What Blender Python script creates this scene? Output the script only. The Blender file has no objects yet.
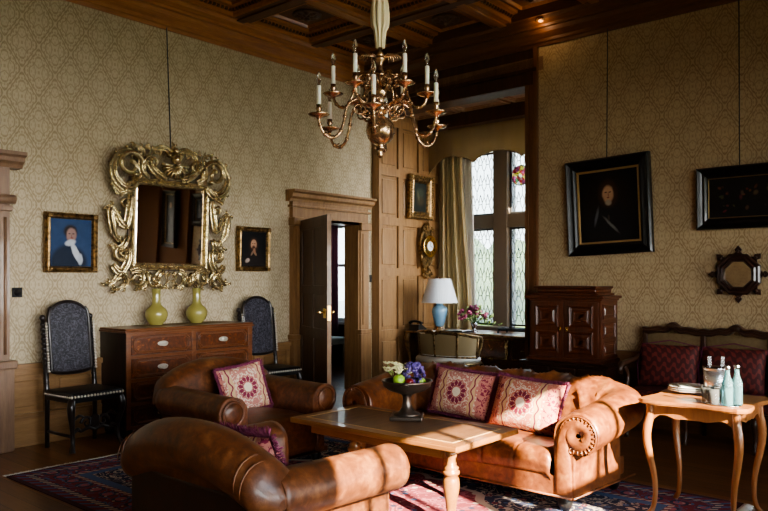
import bpy, bmesh, math, random
from math import sin, cos, pi, radians, sqrt, atan2, hypot
from mathutils import Vector, Matrix, Euler
random.seed(7)
C = bpy.context.scene.collection
sc = bpy.context.scene

# ------------------------------------------------------------------ node maths
class N:
    """a socket (or number) inside one node tree, with operators"""
    def __init__(s, nt, v): s.nt = nt; s.v = v
    def _m(s, op, *a, clamp=False):
        n = s.nt.nodes.new('ShaderNodeMath'); n.operation = op; n.use_clamp = clamp
        for i, x in enumerate((s,) + a):
            x = x.v if isinstance(x, N) else x
            if isinstance(x, (int, float)): n.inputs[i].default_value = x
            else: s.nt.links.new(x, n.inputs[i])
        return N(s.nt, n.outputs[0])
    def __add__(s, o): return s._m('ADD', o)
    __radd__ = __add__
    def __mul__(s, o): return s._m('MULTIPLY', o)
    __rmul__ = __mul__
    def __sub__(s, o): return s._m('SUBTRACT', o)
    def __rsub__(s, o): return N(s.nt, o)._m('SUBTRACT', s)
    def __truediv__(s, o): return s._m('DIVIDE', o)
    def __pow__(s, o): return s._m('POWER', o)
    def cos(s): return s._m('COSINE')
    def sin(s): return s._m('SINE')
    def abs(s): return s._m('ABSOLUTE')
    def frac(s): return s._m('FRACT')
    def floor(s): return s._m('FLOOR')
    def sqrt(s): return s._m('SQRT')
    def max(s, o): return s._m('MAXIMUM', o)
    def min(s, o): return s._m('MINIMUM', o)
    def gt(s, o): return s._m('GREATER_THAN', o)
    def lt(s, o): return s._m('LESS_THAN', o)
    def atan2(s, o): return s._m('ARCTAN2', o)
    def clamp(s): return s._m('ADD', 0.0, clamp=True)
    def ss(s, a, b):
        n = s.nt.nodes.new('ShaderNodeMapRange'); n.interpolation_type = 'SMOOTHSTEP'
        s.nt.links.new(s.v, n.inputs[0]); n.inputs[1].default_value = a; n.inputs[2].default_value = b
        return N(s.nt, n.outputs[0])

class Mat:
    def __init__(s, name, rough=.6, metal=0, col=(.5, .5, .5), coat=0, spec=None):
        s.m = bpy.data.materials.new(name); s.m.use_nodes = True
        s.nt = s.m.node_tree; s.b = s.nt.nodes['Principled BSDF']
        s.b.inputs['Base Color'].default_value = (*col, 1)
        s.b.inputs['Roughness'].default_value = rough; s.b.inputs['Metallic'].default_value = metal
        s.b.inputs['Coat Weight'].default_value = coat
        if spec is not None: s.b.inputs['Specular IOR Level'].default_value = spec
        s.m.diffuse_color = (*col, 1)
        s._c = None
    def coord(s, kind='Object'):
        if s._c is None: s._c = s.nt.nodes.new('ShaderNodeTexCoord')
        return s._c.outputs[kind]
    def xyz(s, kind='Object'):
        n = s.nt.nodes.new('ShaderNodeSeparateXYZ'); s.nt.links.new(s.coord(kind), n.inputs[0])
        return [N(s.nt, n.outputs[i]) for i in range(3)]
    def noise(s, scale=5, detail=4, rough=.5, stretch=None, kind='Object', dist=0):
        n = s.nt.nodes.new('ShaderNodeTexNoise'); n.inputs['Scale'].default_value = scale
        n.inputs['Detail'].default_value = detail; n.inputs['Roughness'].default_value = rough
        n.inputs['Distortion'].default_value = dist
        if stretch:
            mp = s.nt.nodes.new('ShaderNodeMapping'); mp.inputs['Scale'].default_value = stretch
            s.nt.links.new(s.coord(kind), mp.inputs[0]); s.nt.links.new(mp.outputs[0], n.inputs[0])
        else: s.nt.links.new(s.coord(kind), n.inputs[0])
        return N(s.nt, n.outputs['Fac'])
    def voro(s, scale=5, feature='F1', out='Distance', rnd=1, stretch=None):
        n = s.nt.nodes.new('ShaderNodeTexVoronoi'); n.feature = feature; n.inputs['Scale'].default_value = scale
        n.inputs['Randomness'].default_value = rnd
        if stretch:
            mp = s.nt.nodes.new('ShaderNodeMapping'); mp.inputs['Scale'].default_value = stretch
            s.nt.links.new(s.coord(), mp.inputs[0]); s.nt.links.new(mp.outputs[0], n.inputs[0])
        else: s.nt.links.new(s.coord(), n.inputs[0])
        return N(s.nt, n.outputs[out])
    def mix(s, f, a, b):
        n = s.nt.nodes.new('ShaderNodeMix'); n.data_type = 'RGBA'
        for idx, x in ((0, f), (6, a), (7, b)):
            x = x.v if isinstance(x, N) else x
            if isinstance(x, (int, float)): n.inputs[idx].default_value = x
            elif isinstance(x, tuple): n.inputs[idx].default_value = (*x, 1) if len(x) == 3 else x
            else: s.nt.links.new(x, n.inputs[idx])
        return N(s.nt, n.outputs[2])
    def ramp(s, f, stops, const=False):
        n = s.nt.nodes.new('ShaderNodeValToRGB'); e = n.color_ramp.elements
        if const: n.color_ramp.interpolation = 'CONSTANT'
        while len(e) < len(stops): e.new(.5)
        for el, (p, c) in zip(e, stops): el.position = p; el.color = (*c, 1)
        s.nt.links.new(f.v, n.inputs[0]); return N(s.nt, n.outputs[0])
    def color(s, c): s.nt.links.new(c.v, s.b.inputs['Base Color']); return s
    def set(s, k, v):
        if isinstance(v, N): s.nt.links.new(v.v, s.b.inputs[k])
        else: s.b.inputs[k].default_value = v
        return s
    def bump(s, h, strength=.3, dist=.01):
        n = s.nt.nodes.new('ShaderNodeBump'); n.inputs['Strength'].default_value = strength
        n.inputs['Distance'].default_value = dist
        s.nt.links.new(h.v, n.inputs['Height']); s.nt.links.new(n.outputs[0], s.b.inputs['Normal']); return s

def S(r, g, b):   # 0..255 sRGB to linear
    f = lambda c: c / 12.92 if c <= .04045 else ((c + .055) / 1.055) ** 2.4
    return (f(r / 255), f(g / 255), f(b / 255))

def wood(name, dark, light, axis='z', scale=14, rough=.45, coat=.15, burl=False, bump=.08):
    M = Mat(name, rough, coat=coat)
    st = {'x': (.6, 6, 6), 'y': (6, .6, 6), 'z': (6, 6, .6)}[axis]
    if burl:
        n1 = M.noise(7, 6, .6, dist=2.4); n2 = M.noise(30, 4, .6)
        g = (n1 * 9).sin() * .35 + .5 + (n2 - .5) * .5
        M.color(M.ramp(g, [(.05, tuple(c * .35 for c in dark)), (.45, dark), (.95, light)]))
    else:
        n1 = M.noise(scale * .22, 6, .62, stretch=st, dist=.6); n2 = M.noise(scale * 1.6, 3, .6, stretch=st)
        g = n1 * .75 + n2 * .35 - .05
        M.color(M.ramp(g, [(.3, dark), (.72, light)]))
        M.bump(n2, bump, .004)
    return M.m

def damask(name, axis, base, ink):
    M = Mat(name, .75)
    x, y, z = M.xyz()
    p = x if axis == 'x' else y
    u = p / .29; v = z / .47
    a = u + v; b = u - v; tau = 2 * pi
    fa = ((a + .5).frac() - .5).abs(); fb = ((b + .5).frac() - .5).abs()
    D = fa.max(fb); E = fa + fb; wv = (a * tau * 6).cos() * (b * tau * 6).cos()
    scal = ((fa - fb) * tau * 4).cos() * .022
    lat = (D + scal * .6 - .455).abs().ss(.034, .010)
    outl = (D + scal - .315).abs().ss(.030, .010)
    inn = (E + (fa - fb).abs() * -.5 - .17).abs().ss(.04, .012)
    core = E.ss(.075, .04)
    frill = wv.ss(.15, .45) * (D - .385).abs().ss(.07, .04)
    veins = ((u * tau * 9).cos() * (v * tau * 7).cos()).ss(.2, .6) * D.ss(.30, .24) * E.ss(.12, .2)
    m = lat.max(outl * .85).max(inn * .7).max(core * .7).max(frill * .75).max(veins * .45)
    wear = M.noise(2.2, 4, .6); fine = M.noise(160, 2)
    m = m * (fine * .9 + .22).clamp()
    col = M.mix(m, base, ink)
    col = M.mix((wear - .4) * .5, col, tuple(c * .72 for c in base))
    M.color(col); M.bump(m, .12, .003)
    return M.m

M = {}
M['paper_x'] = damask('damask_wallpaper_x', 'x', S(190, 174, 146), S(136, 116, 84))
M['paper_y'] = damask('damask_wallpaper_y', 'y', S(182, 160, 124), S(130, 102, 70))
M['oak'] = wood('oak_panelling', S(116, 82, 49), S(158, 120, 78), 'z')
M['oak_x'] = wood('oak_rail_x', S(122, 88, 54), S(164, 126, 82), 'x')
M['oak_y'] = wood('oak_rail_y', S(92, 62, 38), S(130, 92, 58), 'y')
M['oak_dark'] = wood('dark_oak', S(52, 31, 18), S(84, 52, 31), 'z')
M['jamb'] = wood('jamb_oak', S(84, 52, 30), S(124, 82, 48), 'z')
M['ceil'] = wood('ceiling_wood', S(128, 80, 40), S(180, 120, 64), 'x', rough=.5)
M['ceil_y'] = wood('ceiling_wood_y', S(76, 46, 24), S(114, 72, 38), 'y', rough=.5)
M['ceil_dark'] = wood('ceiling_carving', S(54, 34, 19), S(92, 60, 33), 'x', rough=.5)
M['door'] = wood('door_oak', S(66, 44, 27), S(98, 70, 44), 'z')
M['mantel'] = wood('pale_oak', S(112, 84, 64), S(148, 116, 90), 'z')
M['walnut'] = wood('walnut_burl', S(118, 62, 28), S(206, 138, 72), burl=True, rough=.3, coat=.35)
M['walnut_plain'] = wood('walnut_plain', S(80, 42, 22), S(140, 84, 44), 'x', rough=.35, coat=.3)
M['commode_side'] = wood('commode_side', S(32, 18, 12), S(56, 32, 20), 'z', rough=.4)
M['mahog'] = wood('mahogany', S(58, 28, 16), S(104, 54, 30), 'z', rough=.35, coat=.3)
M['mahog_dark'] = wood('mahogany_dark', S(34, 17, 11), S(60, 32, 20), 'y', rough=.4, coat=.2)
M['table'] = wood('fruitwood_table', S(112, 70, 36), S(160, 108, 60), 'y', rough=.32, coat=.3)
M['table_in'] = wood('fruitwood_inset', S(84, 56, 36), S(128, 90, 58), 'x', rough=.42, coat=.15)
M['inlay'] = Mat('pale_inlay', .4, 0, S(206, 164, 108)).m
M['cherry'] = wood('cherry_side_table', S(124, 74, 40), S(168, 110, 62), 'z', rough=.32, coat=.3)
M['chairwood'] = wood('blackened_wood', S(22, 17, 16), S(46, 36, 32), 'z', rough=.3, coat=.3)
M['settee'] = wood('settee_wood', S(40, 24, 16), S(80, 50, 32), 'y', rough=.4)

def leather(name, dark, mid, light, rough=.36):
    m = Mat(name, rough, coat=.12)
    a = m.noise(5.5, 6, .7); b = m.noise(22, 5, .65, dist=.5); c = m.voro(170)
    f = a * .65 + b * .45 - .05
    m.color(m.ramp(f, [(.3, dark), (.52, mid), (.75, light)]))
    m.set('Roughness', b * .35 + .24)
    m.bump(c * .5 + b, .16, .003)
    return m.m
M['leather'] = leather('tan_leather', S(52, 28, 16), S(100, 58, 32), S(144, 96, 58))
M['leather_red'] = leather('russet_leather', S(66, 32, 17), S(120, 68, 36), S(160, 106, 62))
M['leather_red'].node_tree.nodes['Principled BSDF'].inputs['Coat Weight'].default_value = .35
M['leather_red'].node_tree.nodes['Principled BSDF'].inputs['Coat Roughness'].default_value = .22
M['leather_dark'] = leather('shade_and_button_leather', S(26, 14, 10), S(44, 24, 15), S(66, 38, 24))  # dark tone carries the shade of the armchair backs; also sofa buttons
def tooled():
    m = Mat('tooled_leather', .38, coat=.2)
    a = m.noise(28, 3, .6, dist=1.6); k = (a * 24).sin().ss(-.1, .5)
    m.color(m.mix(k, S(44, 42, 50), S(92, 90, 102))); m.bump(k, .8, .012)
    return m.m
M['tooled'] = tooled()
def gilt(name, dark, light, rough=.3):
    m = Mat(name, rough, metal=.85)
    a = m.noise(26, 4, .6)
    m.color(m.ramp(a, [(.35, dark), (.62, light)])); m.bump(m.noise(40, 2), .1, .004)
    return m.m
M['gilt'] = gilt('antique_gilt', S(132, 110, 72), S(226, 206, 160), .27)
M['gilt_dark'] = gilt('dull_gilt', S(84, 66, 42), S(164, 132, 88), .38)
M['brass'] = gilt('aged_brass', S(112, 82, 58), S(214, 176, 136), .2)
M['brass_bright'] = Mat('polished_brass', .2, 1, S(226, 186, 110)).m
M['silver'] = Mat('polished_silver', .12, 1, S(220, 220, 222)).m
M['satin'] = Mat('satin_silver', .38, .55, S(214, 206, 192)).m
M['rubber'] = Mat('matt_black', .7, 0, S(20, 18, 18)).m
M['panel_matt'] = Mat('brown_panelling', .95, 0, S(122, 88, 62), spec=.05).m
M['slate'] = Mat('dark_slate', .8, 0, S(64, 60, 58)).m
M['chrome'] = Mat('brushed_silver', .24, .8, S(226, 226, 226)).m
M['pewter'] = Mat('dark_pewter', .33, .85, S(108, 98, 90)).m
M['ebony'] = Mat('ebonised_frame', .36, 0, S(15, 13, 14), coat=.1).m
M['frame_gold'] = Mat('pale_gilt_slip', .4, .5, S(176, 146, 100)).m
M['mirror'] = Mat('old_mirror_glass', .03, 1, S(226, 216, 206)).m
M['candle'] = Mat('ivory_candle', .5, 0, S(236, 228, 208)).m
M['candle'].node_tree.nodes['Principled BSDF'].inputs['Subsurface Weight'].default_value = .1
def silk():
    m = Mat('cream_silk', .45); m.color(m.mix(m.noise(30, 3, stretch=(1, 1, .06)), S(190, 170, 120), S(236, 224, 188)))
    m.set('Sheen Weight', .3); return m.m
M['silk'] = silk()
def curtain(n, a, b):
    m = Mat(n, .7); m.color(m.mix(m.noise(9, 3, stretch=(1, 1, .08)), a, b)); m.set('Sheen Weight', .3)
    t = m.nt.nodes.new('ShaderNodeBsdfTranslucent'); t.inputs[0].default_value = (*b, 1); x = m.nt.nodes.new('ShaderNodeMixShader'); x.inputs[0].default_value = .4
    m.nt.links.new(m.b.outputs[0], x.inputs[1]); m.nt.links.new(t.outputs[0], x.inputs[2]); m.nt.links.new(x.outputs[0], m.nt.nodes['Material Output'].inputs[0])
    return m.m
M['curtain'] = curtain('gold_damask_curtain', S(178, 156, 114), S(204, 184, 142))
M['curtain_brown'] = curtain('bronze_valance', S(134, 108, 72), S(164, 136, 94))
M['curtain_plum'] = curtain('plum_curtain', S(60, 26, 40), S(98, 50, 62))
M['sheer'] = Mat('white_sheer', .8, 0, S(235, 234, 228)).m
M['stone'] = Mat('window_stone', .7, 0, S(112, 100, 88)).m
M['lead'] = Mat('lead_came', .6, .2, S(70, 68, 68)).m
M['black'] = Mat('black_lacquer', .38, 0, S(18, 17, 19), coat=.12).m
M['white'] = Mat('white_china', .2, 0, S(236, 234, 230), coat=.4).m
M['paint_white'] = Mat('white_paint', .5, 0, S(222, 220, 214)).m
M['shade'] = Mat('lamp_shade_linen', .8, 0, S(214, 214, 214)).m
M['blue_china'] = Mat('blue_glaze', .15, 0, S(120, 158, 182), coat=.6).m
M['yellow'] = Mat('chartreuse_glaze', .14, 0, S(154, 144, 80), coat=.6).m
M['beige'] = Mat('beige_upholstery', .75, 0, S(140, 120, 84)).m
M['cream'] = Mat('cream_upholstery', .75, 0, S(208, 200, 180)).m
def olive():
    m = Mat('olive_upholstery', .8); k = m.noise(40, 2)
    m.color(m.mix(k, S(96, 78, 50), S(124, 102, 70))); return m.m
M['olive'] = olive()
def redcloth():
    m = Mat('crimson_damask', .7); x, y, z = m.xyz()
    w_ = x + y; k = ((w_ * 70).cos() * (z * 70).cos() + (w_ * 140 + z * 60).sin() * .35).ss(-.05, .35)
    m.color(m.mix(k, S(74, 26, 26), S(118, 48, 42))); return m.m
M['red'] = redcloth()
M['gloss_red'] = Mat('cherry_red', .3, 0, S(110, 16, 20)).m
M['plum'] = Mat('fringe_plum', .85, 0, S(112, 40, 74)).m
def fringe_m():
    m = Mat('plum_fringe', .9); m.color(m.mix(m.noise(90, 2), S(70, 22, 44), S(150, 66, 100))); return m.m
M['fringe'] = fringe_m()
M['apple'] = Mat('green_apple_skin', .3, 0, S(150, 190, 60), coat=.3).m
M['grape'] = Mat('purple_grape_skin', .35, 0, S(84, 66, 128), coat=.2).m
M['leaf'] = Mat('leaf_green', .6, 0, S(70, 104, 42)).m
M['leaf_pale'] = Mat('pale_leaf_green', .6, 0, S(140, 160, 92)).m
M['petal'] = Mat('cream_petal', .6, 0, S(232, 226, 176)).m
M['petal_pink'] = Mat('pink_petal', .6, 0, S(166, 74, 104)).m
M['petal_purple'] = Mat('dark_pink_petal', .6, 0, S(96, 30, 56)).m
def glassm(name, tint, rough=.02):
    m = Mat(name, rough, 0, tint); m.b.inputs['Transmission Weight'].default_value = 1
    m.b.inputs['IOR'].default_value = 1.45; return m.m
M['glass'] = glassm('clear_glass', (.97, .98, .98))
M['glass_blue'] = glassm('blue_bottle_glass', S(170, 226, 236))
M['glass_blue'].node_tree.nodes['Principled BSDF'].inputs['Transmission Weight'].default_value = .86
M['glass_tumbler'] = glassm('tumbler_glass', (.95, .97, .98))
M['glass_tumbler'].node_tree.nodes['Principled BSDF'].inputs['Transmission Weight'].default_value = .93
def voilem():
    m = bpy.data.materials.new('white_voile'); m.use_nodes = True; nt = m.node_tree; b = nt.nodes['Principled BSDF']; b.inputs['Base Color'].default_value = (.9, .88, .84, 1)
    t = nt.nodes.new('ShaderNodeBsdfTranslucent'); t.inputs[0].default_value = (.95, .93, .88, 1); x = nt.nodes.new('ShaderNodeMixShader'); x.inputs[0].default_value = .65
    nt.links.new(b.outputs[0], x.inputs[1]); nt.links.new(t.outputs[0], x.inputs[2]); nt.links.new(x.outputs[0], nt.nodes['Material Output'].inputs[0]); return m
M['voile'] = voilem()
def panem(name, white=.35):
    m = bpy.data.materials.new(name); m.use_nodes = True; nt = m.node_tree; nt.nodes.clear()
    o = nt.nodes.new('ShaderNodeOutputMaterial'); t = nt.nodes.new('ShaderNodeBsdfTransparent')
    d = nt.nodes.new('ShaderNodeBsdfTranslucent'); d.inputs[0].default_value = (.95, .97, 1, 1)
    g = nt.nodes.new('ShaderNodeBsdfGlossy'); g.inputs['Roughness'].default_value = .05
    x = nt.nodes.new('ShaderNodeMixShader'); x.inputs[0].default_value = white
    y = nt.nodes.new('ShaderNodeMixShader'); y.inputs[0].default_value = .05
    nt.links.new(t.outputs[0], x.inputs[1]); nt.links.new(d.outputs[0], x.inputs[2])
    nt.links.new(x.outputs[0], y.inputs[1]); nt.links.new(g.outputs[0], y.inputs[2])
    nt.links.new(y.outputs[0], o.inputs[0]); return m
M['pane'] = panem('old_window_glass', .2)
for n_ in M['pane'].node_tree.nodes:
    if n_.type in ('BSDF_TRANSPARENT', 'BSDF_TRANSLUCENT'): n_.inputs[0].default_value = (.42, .445, .45, 1)
M['pane_clear'] = panem('clear_window_glass', .0)

# ------------------------------------------------------------------ mesh builder
class MB:
    def __init__(s): s.bm = bmesh.new(); s.mi = 0; s.smooth_faces = set()
    def _f(s, vs, smooth=False):
        try: f = s.bm.faces.new(vs)
        except ValueError: return None
        f.smooth = smooth; f.material_index = s.mi; return f
    def box(s, c, d, rot=None, bevel=0, taper=None):
        c = Vector(c); hx, hy, hz = d[0] / 2, d[1] / 2, d[2] / 2
        R = Euler(rot).to_matrix() if rot else Matrix.Identity(3)
        b = min(bevel, hx * .9, hy * .9, hz * .9)
        if b <= 0:
            vs = []
            for z in (-hz, hz):
                k = taper if (taper and z < 0) else 1
                for x, y in ((-hx, -hy), (hx, -hy), (hx, hy), (-hx, hy)): vs.append(s.bm.verts.new(c + R @ Vector((x * k, y * k, z))))
            for q in ((3, 2, 1, 0), (4, 5, 6, 7), (0, 1, 5, 4), (1, 2, 6, 5), (2, 3, 7, 6), (3, 0, 4, 7)): s._f([vs[i] for i in q])
        else:
            t = bmesh.new(); bmesh.ops.create_cube(t, size=1)
            for v in t.verts: v.co = Vector((v.co.x * 2 * hx, v.co.y * 2 * hy, v.co.z * 2 * hz))
            bmesh.ops.bevel(t, geom=list(t.edges), offset=b, segments=3 if b > .012 else 2, affect='EDGES', profile=.5)
            mp = {v: s.bm.verts.new(c + R @ v.co) for v in t.verts}
            for f in t.faces: s._f([mp[v] for v in f.verts], b > .012)
            t.free()
        return s
    def span(s, a, b, bevel=0):
        return s.box([(a[i] + b[i]) / 2 for i in range(3)], [abs(b[i] - a[i]) for i in range(3)], bevel=bevel)
    def lathe(s, prof, c=(0, 0, 0), n=20, axis=None, smooth=True, squash=1):
        """prof: list of (r, z)"""
        c = Vector(c); R = Matrix.Identity(3)
        if axis is not None: R = Vector((0, 0, 1)).rotation_difference(Vector(axis)).to_matrix()
        rings = []
        for r, z in prof:
            if r < 1e-5: rings.append([s.bm.verts.new(c + R @ Vector((0, 0, z)))])
            else: rings.append([s.bm.verts.new(c + R @ Vector((r * cos(2 * pi * i / n), r * squash * sin(2 * pi * i / n), z))) for i in range(n)])
        for a, b in zip(rings, rings[1:]):
            for i in range(n):
                j = (i + 1) % n
                if len(a) == 1 and len(b) == 1: break
                if len(a) == 1: s._f([a[0], b[j], b[i]][::-1], smooth)
                elif len(b) == 1: s._f([a[i], a[j], b[0]], smooth)
                else: s._f([a[i], a[j], b[j], b[i]], smooth)
        if len(rings[0]) > 1: s._f(rings[0][::-1])
        if len(rings[-1]) > 1: s._f(rings[-1])
        return s
    def sphere(s, c, r, n=10, m=7, sc=(1, 1, 1), rot=None):
        c = Vector(c); R = Euler(rot).to_matrix() if rot else Matrix.Identity(3)
        rings = []
        for k in range(m + 1):
            t = pi * k / m
            if k in (0, m): rings.append([s.bm.verts.new(c + R @ Vector((0, 0, -r * sc[2] * cos(t))))])
            else: rings.append([s.bm.verts.new(c + R @ Vector((r * sc[0] * sin(t) * cos(2 * pi * i / n), r * sc[1] * sin(t) * sin(2 * pi * i / n), -r * sc[2] * cos(t)))) for i in range(n)])
        for a, b in zip(rings, rings[1:]):
            for i in range(n):
                j = (i + 1) % n
                if len(a) == 1: s._f([a[0], b[j], b[i]], True)
                elif len(b) == 1: s._f([a[i], a[j], b[0]], True)
                else: s._f([a[i], a[j], b[j], b[i]], True)
        return s
    def tube(s, pts, rad, n=8, cap=True, flat=1, closed=False, up=None):
        pts = [Vector(p) for p in pts]; k = len(pts)
        if not isinstance(rad, (list, tuple)): rad = [rad] * k
        rings = []; prev = None
        for i, p in enumerate(pts):
            if closed: t = pts[(i + 1) % k] - pts[i - 1]
            else: t = pts[min(i + 1, k - 1)] - pts[max(i - 1, 0)]
            t = t.normalized() if t.length > 1e-9 else Vector((0, 0, 1))
            if prev is None:
                a = Vector(up) if up else (Vector((0, 0, 1)) if abs(t.z) < .9 else Vector((1, 0, 0)))
                u = (a - t * a.dot(t)).normalized()
            else:
                u = prev - t * prev.dot(t)
                u = u.normalized() if u.length > 1e-6 else t.orthogonal().normalized()
            prev = u; w = t.cross(u)
            rings.append([s.bm.verts.new(p + (u * cos(2 * pi * j / n) + w * flat * sin(2 * pi * j / n)) * rad[i]) for j in range(n)])
        R = rings + [rings[0]] if closed else rings
        for a, b in zip(R, R[1:]):
            for j in range(n): s._f([a[j], a[(j + 1) % n], b[(j + 1) % n], b[j]], True)
        if cap and not closed: s._f(rings[0][::-1]); s._f(rings[-1])
        return s
    def prism(s, poly, h0, h1, M4=None, smooth=False):
        """poly in local xy, extruded along local z from h0 to h1"""
        T = M4 or Matrix.Identity(4)
        a = [s.bm.verts.new(T @ Vector((x, y, h0))) for x, y in poly]
        b = [s.bm.verts.new(T @ Vector((x, y, h1))) for x, y in poly]
        n = len(poly)
        for i in range(n): s._f([a[i], a[(i + 1) % n], b[(i + 1) % n], b[i]], smooth)
        s._f(a[::-1]); s._f(b); return s
    def grid(s, fn, nu, nv, closed_u=False, closed_v=False, smooth=True):
        g = [[s.bm.verts.new(fn(i / (nu if closed_u else nu - 1), j / (nv if closed_v else nv - 1))) for j in range(nv)] for i in range(nu)]
        for i in range(nu if closed_u else nu - 1):
            for j in range(nv if closed_v else nv - 1):
                s._f([g[i][j], g[(i + 1) % nu][j], g[(i + 1) % nu][(j + 1) % nv], g[i][(j + 1) % nv]], smooth)
        return g
    def frame(s, T, w, h, prof, closed=True):
        """mitred rectangular frame in the local xy plane; prof = [(inset from outer edge, height out)]"""
        rings = []
        for x_in, z in prof:
            a, b = w / 2 - x_in, h / 2 - x_in
            rings.append([s.bm.verts.new(T @ Vector(p)) for p in ((-a, -b, z), (a, -b, z), (a, b, z), (-a, b, z))])
        for r0, r1 in zip(rings, rings[1:]):
            for i in range(4): s._f([r0[i], r0[(i + 1) % 4], r1[(i + 1) % 4], r1[i]])
        return s
    def build(s, name, mats, parent=None, loc=None, rot=None, recalc=True, subsurf=0, **tags):
        if recalc: bmesh.ops.recalc_face_normals(s.bm, faces=s.bm.faces[:])
        me = bpy.data.meshes.new(name); s.bm.to_mesh(me); s.bm.free()
        for m in (mats if isinstance(mats, (list, tuple)) else [mats]): me.materials.append(m)
        o = bpy.data.objects.new(name, me); C.objects.link(o)
        if parent: o.parent = parent
        if loc is not None: o.location = loc
        if rot is not None: o.rotation_euler = rot
        if subsurf:
            d = o.modifiers.new('sub', 'SUBSURF'); d.levels = subsurf; d.render_levels = subsurf
        for k, v in tags.items(): o[k] = v
        return o

def thing(name, label, cat, loc=(0, 0, 0), rz=0, group=None):
    o = bpy.data.objects.new(name, None); C.objects.link(o); o.empty_display_size = .1
    o.location = loc; o.rotation_euler = (0, 0, rz); o['label'] = label; o['category'] = cat
    if group: o['group'] = group
    return o
def tag(o, label, cat, group=None):
    o['label'] = label; o['category'] = cat
    if group: o['group'] = group
    return o
def dup(root, loc, rz=None, label=None, group=None):
    r = root.copy(); C.objects.link(r); r.location = loc
    if rz is not None: r.rotation_euler = (0, 0, rz)
    if label: r['label'] = label
    if group: r['group'] = group
    for ch in list(root.children):
        c = ch.copy(); C.objects.link(c); c.parent = r
        for g in ch.children:
            d = g.copy(); C.objects.link(d); d.parent = c
    return r
def struct(o): o['kind'] = 'structure'; return o
def T4(loc, x, y):
    """matrix with local x, y axes given, z = x cross y"""
    x = Vector(x).normalized(); y = Vector(y).normalized(); z = x.cross(y)
    m = Matrix((x, y, z)).transposed().to_4x4(); m.translation = Vector(loc); return m
def rect_sweep(mb, prof, a, b, up=(0, 0, 1), out=(0, -1, 0), capends=True):
    """straight moulding from a to b; prof = closed list of (out, up)"""
    a, b, up, out = Vector(a), Vector(b), Vector(up), Vector(out)
    r0 = [mb.bm.verts.new(a + out * p + up * q) for p, q in prof]
    r1 = [mb.bm.verts.new(b + out * p + up * q) for p, q in prof]
    n = len(prof)
    for i in range(n): mb._f([r0[i], r0[(i + 1) % n], r1[(i + 1) % n], r1[i]])
    if capends: mb._f(r0[::-1]); mb._f(r1)

XR, YL = 7.17, 6.56          # picture wall plane and mirror wall plane
XB, YN = -1.3, -1.6          # walls behind and to the right of the camera
CZ = 4.25
# ================================================================== SETTING
def parquet():
    m = Mat('oak_floor', .32, coat=.2)
    x, y, z = m.xyz()
    k = (x / .13).floor(); w = (k * 12.9898).sin() * 43758.5
    w = w.frac().abs()
    n = m.noise(4, 5, .6, stretch=(8, .7, 1)); seam = ((x / .13).frac() - .5).abs().gt(.485)
    c = m.ramp(n * .6 + w * .4, [(.2, S(92, 58, 33)), (.8, S(152, 104, 63))])
    m.color(m.mix(seam, c, S(24, 14, 9))); m.bump(seam * -1.0, .3, .002); return m.m
M['floor'] = parquet()
mb = MB(); mb.span((XB - .1, YN - .1, -.12), (9.3, YL + 3.4, 0)); struct(mb.build('floor', M['floor']))

# wall_left: the mirror wall (y = YL) with the doorway cut
DX0, DX1, DZ = 6.0, 7.03, 2.17
mb = MB()
mb.span((XB - .2, YL, 0), (DX0, YL + .2, CZ + .2)); mb.span((DX1, YL, 0), (9.1, YL + .2, CZ + .2)); mb.span((DX0, YL, DZ), (DX1, YL + .2, CZ + .2))
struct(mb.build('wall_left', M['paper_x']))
# wall_right: the picture wall (x = XR), ends at the bay
BY0 = 4.10
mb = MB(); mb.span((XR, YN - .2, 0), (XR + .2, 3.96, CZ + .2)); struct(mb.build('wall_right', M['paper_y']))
# near wall with tall windows on the right of the camera, wall behind the camera
WZ0, WZ1 = .75, 3.06
wins = [(-1.15, .55), (.78, 1.5), (1.66, 2.38), (2.54, 3.56), (4.0, 4.13), (4.3, 6.7)]  # first opening, slit and last one added for fill light and a sun strip
mb = MB(); xs = [XB - .2] + [v for w in wins for v in w] + [XR + .2]
mb.span((XB - .2, YN - .2, 0), (XR + .2, YN, WZ0)); mb.span((XB - .2, YN - .2, WZ1), (XR + .2, YN, CZ + .2))
for i in range(0, len(xs), 2): mb.span((xs[i], YN - .2, WZ0), (xs[i + 1], YN, WZ1))
mb.span((-1.2, YN - .2, 2.15), (.6, YN, WZ1)); mb.span((4.02, YN - .2, 2.25), (6.7, YN, WZ1)); struct(mb.build('wall_near', M['paper_x']))
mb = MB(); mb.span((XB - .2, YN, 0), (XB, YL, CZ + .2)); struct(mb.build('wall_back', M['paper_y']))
WTOP = [2.15, WZ1, WZ1, WZ1, 2.25, 2.25]
for i, (a, b) in enumerate(wins):
    mb = MB(); T = T4(((a + b) / 2, YN - .1, (WZ0 + WTOP[i]) / 2), (1, 0, 0), (0, 0, 1))
    mb.frame(T, b - a, WTOP[i] - WZ0, [(0, -.04), (0, .04), (.04, .04), (.04, -.04), (0, -.04)])
    if 0 < i < 4: mb.box(((a + b) / 2, YN - .1, 2.25), (b - a, .05, .05))
    mb.box(((a + b) / 2, YN - .1, (WZ0 + WTOP[i]) / 2), (.035, .05, WTOP[i] - WZ0))
    struct(mb.build('window_%d' % (i + 3), M['stone']))
mb = MB(); mb.span((4.16, -5.4, -.6), (4.26, YN - .2, 2.45)); mb.span((4.16, -5.4, 2.35), (8.2, YN - .2, 2.45)); mb.span((8.1, -5.4, -.6), (8.2, YN - .2, 2.4)); mb.span((.62, -4.3, 2.06), (3.66, YN - .2, 2.12)); mb.span((2.86, -3.4, 2.31), (3.66, YN - .2, 2.35)); mb.span((-6, -5.4, 2.25), (.62, YN - .2, 2.35)); mb.span((-6, -5.4, -.6), (-5.9, YN - .2, 2.3)); struct(mb.build('added_sun_blocker', M['slate']))  # unseen slabs and side walls, added to keep direct sun off the room

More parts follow.
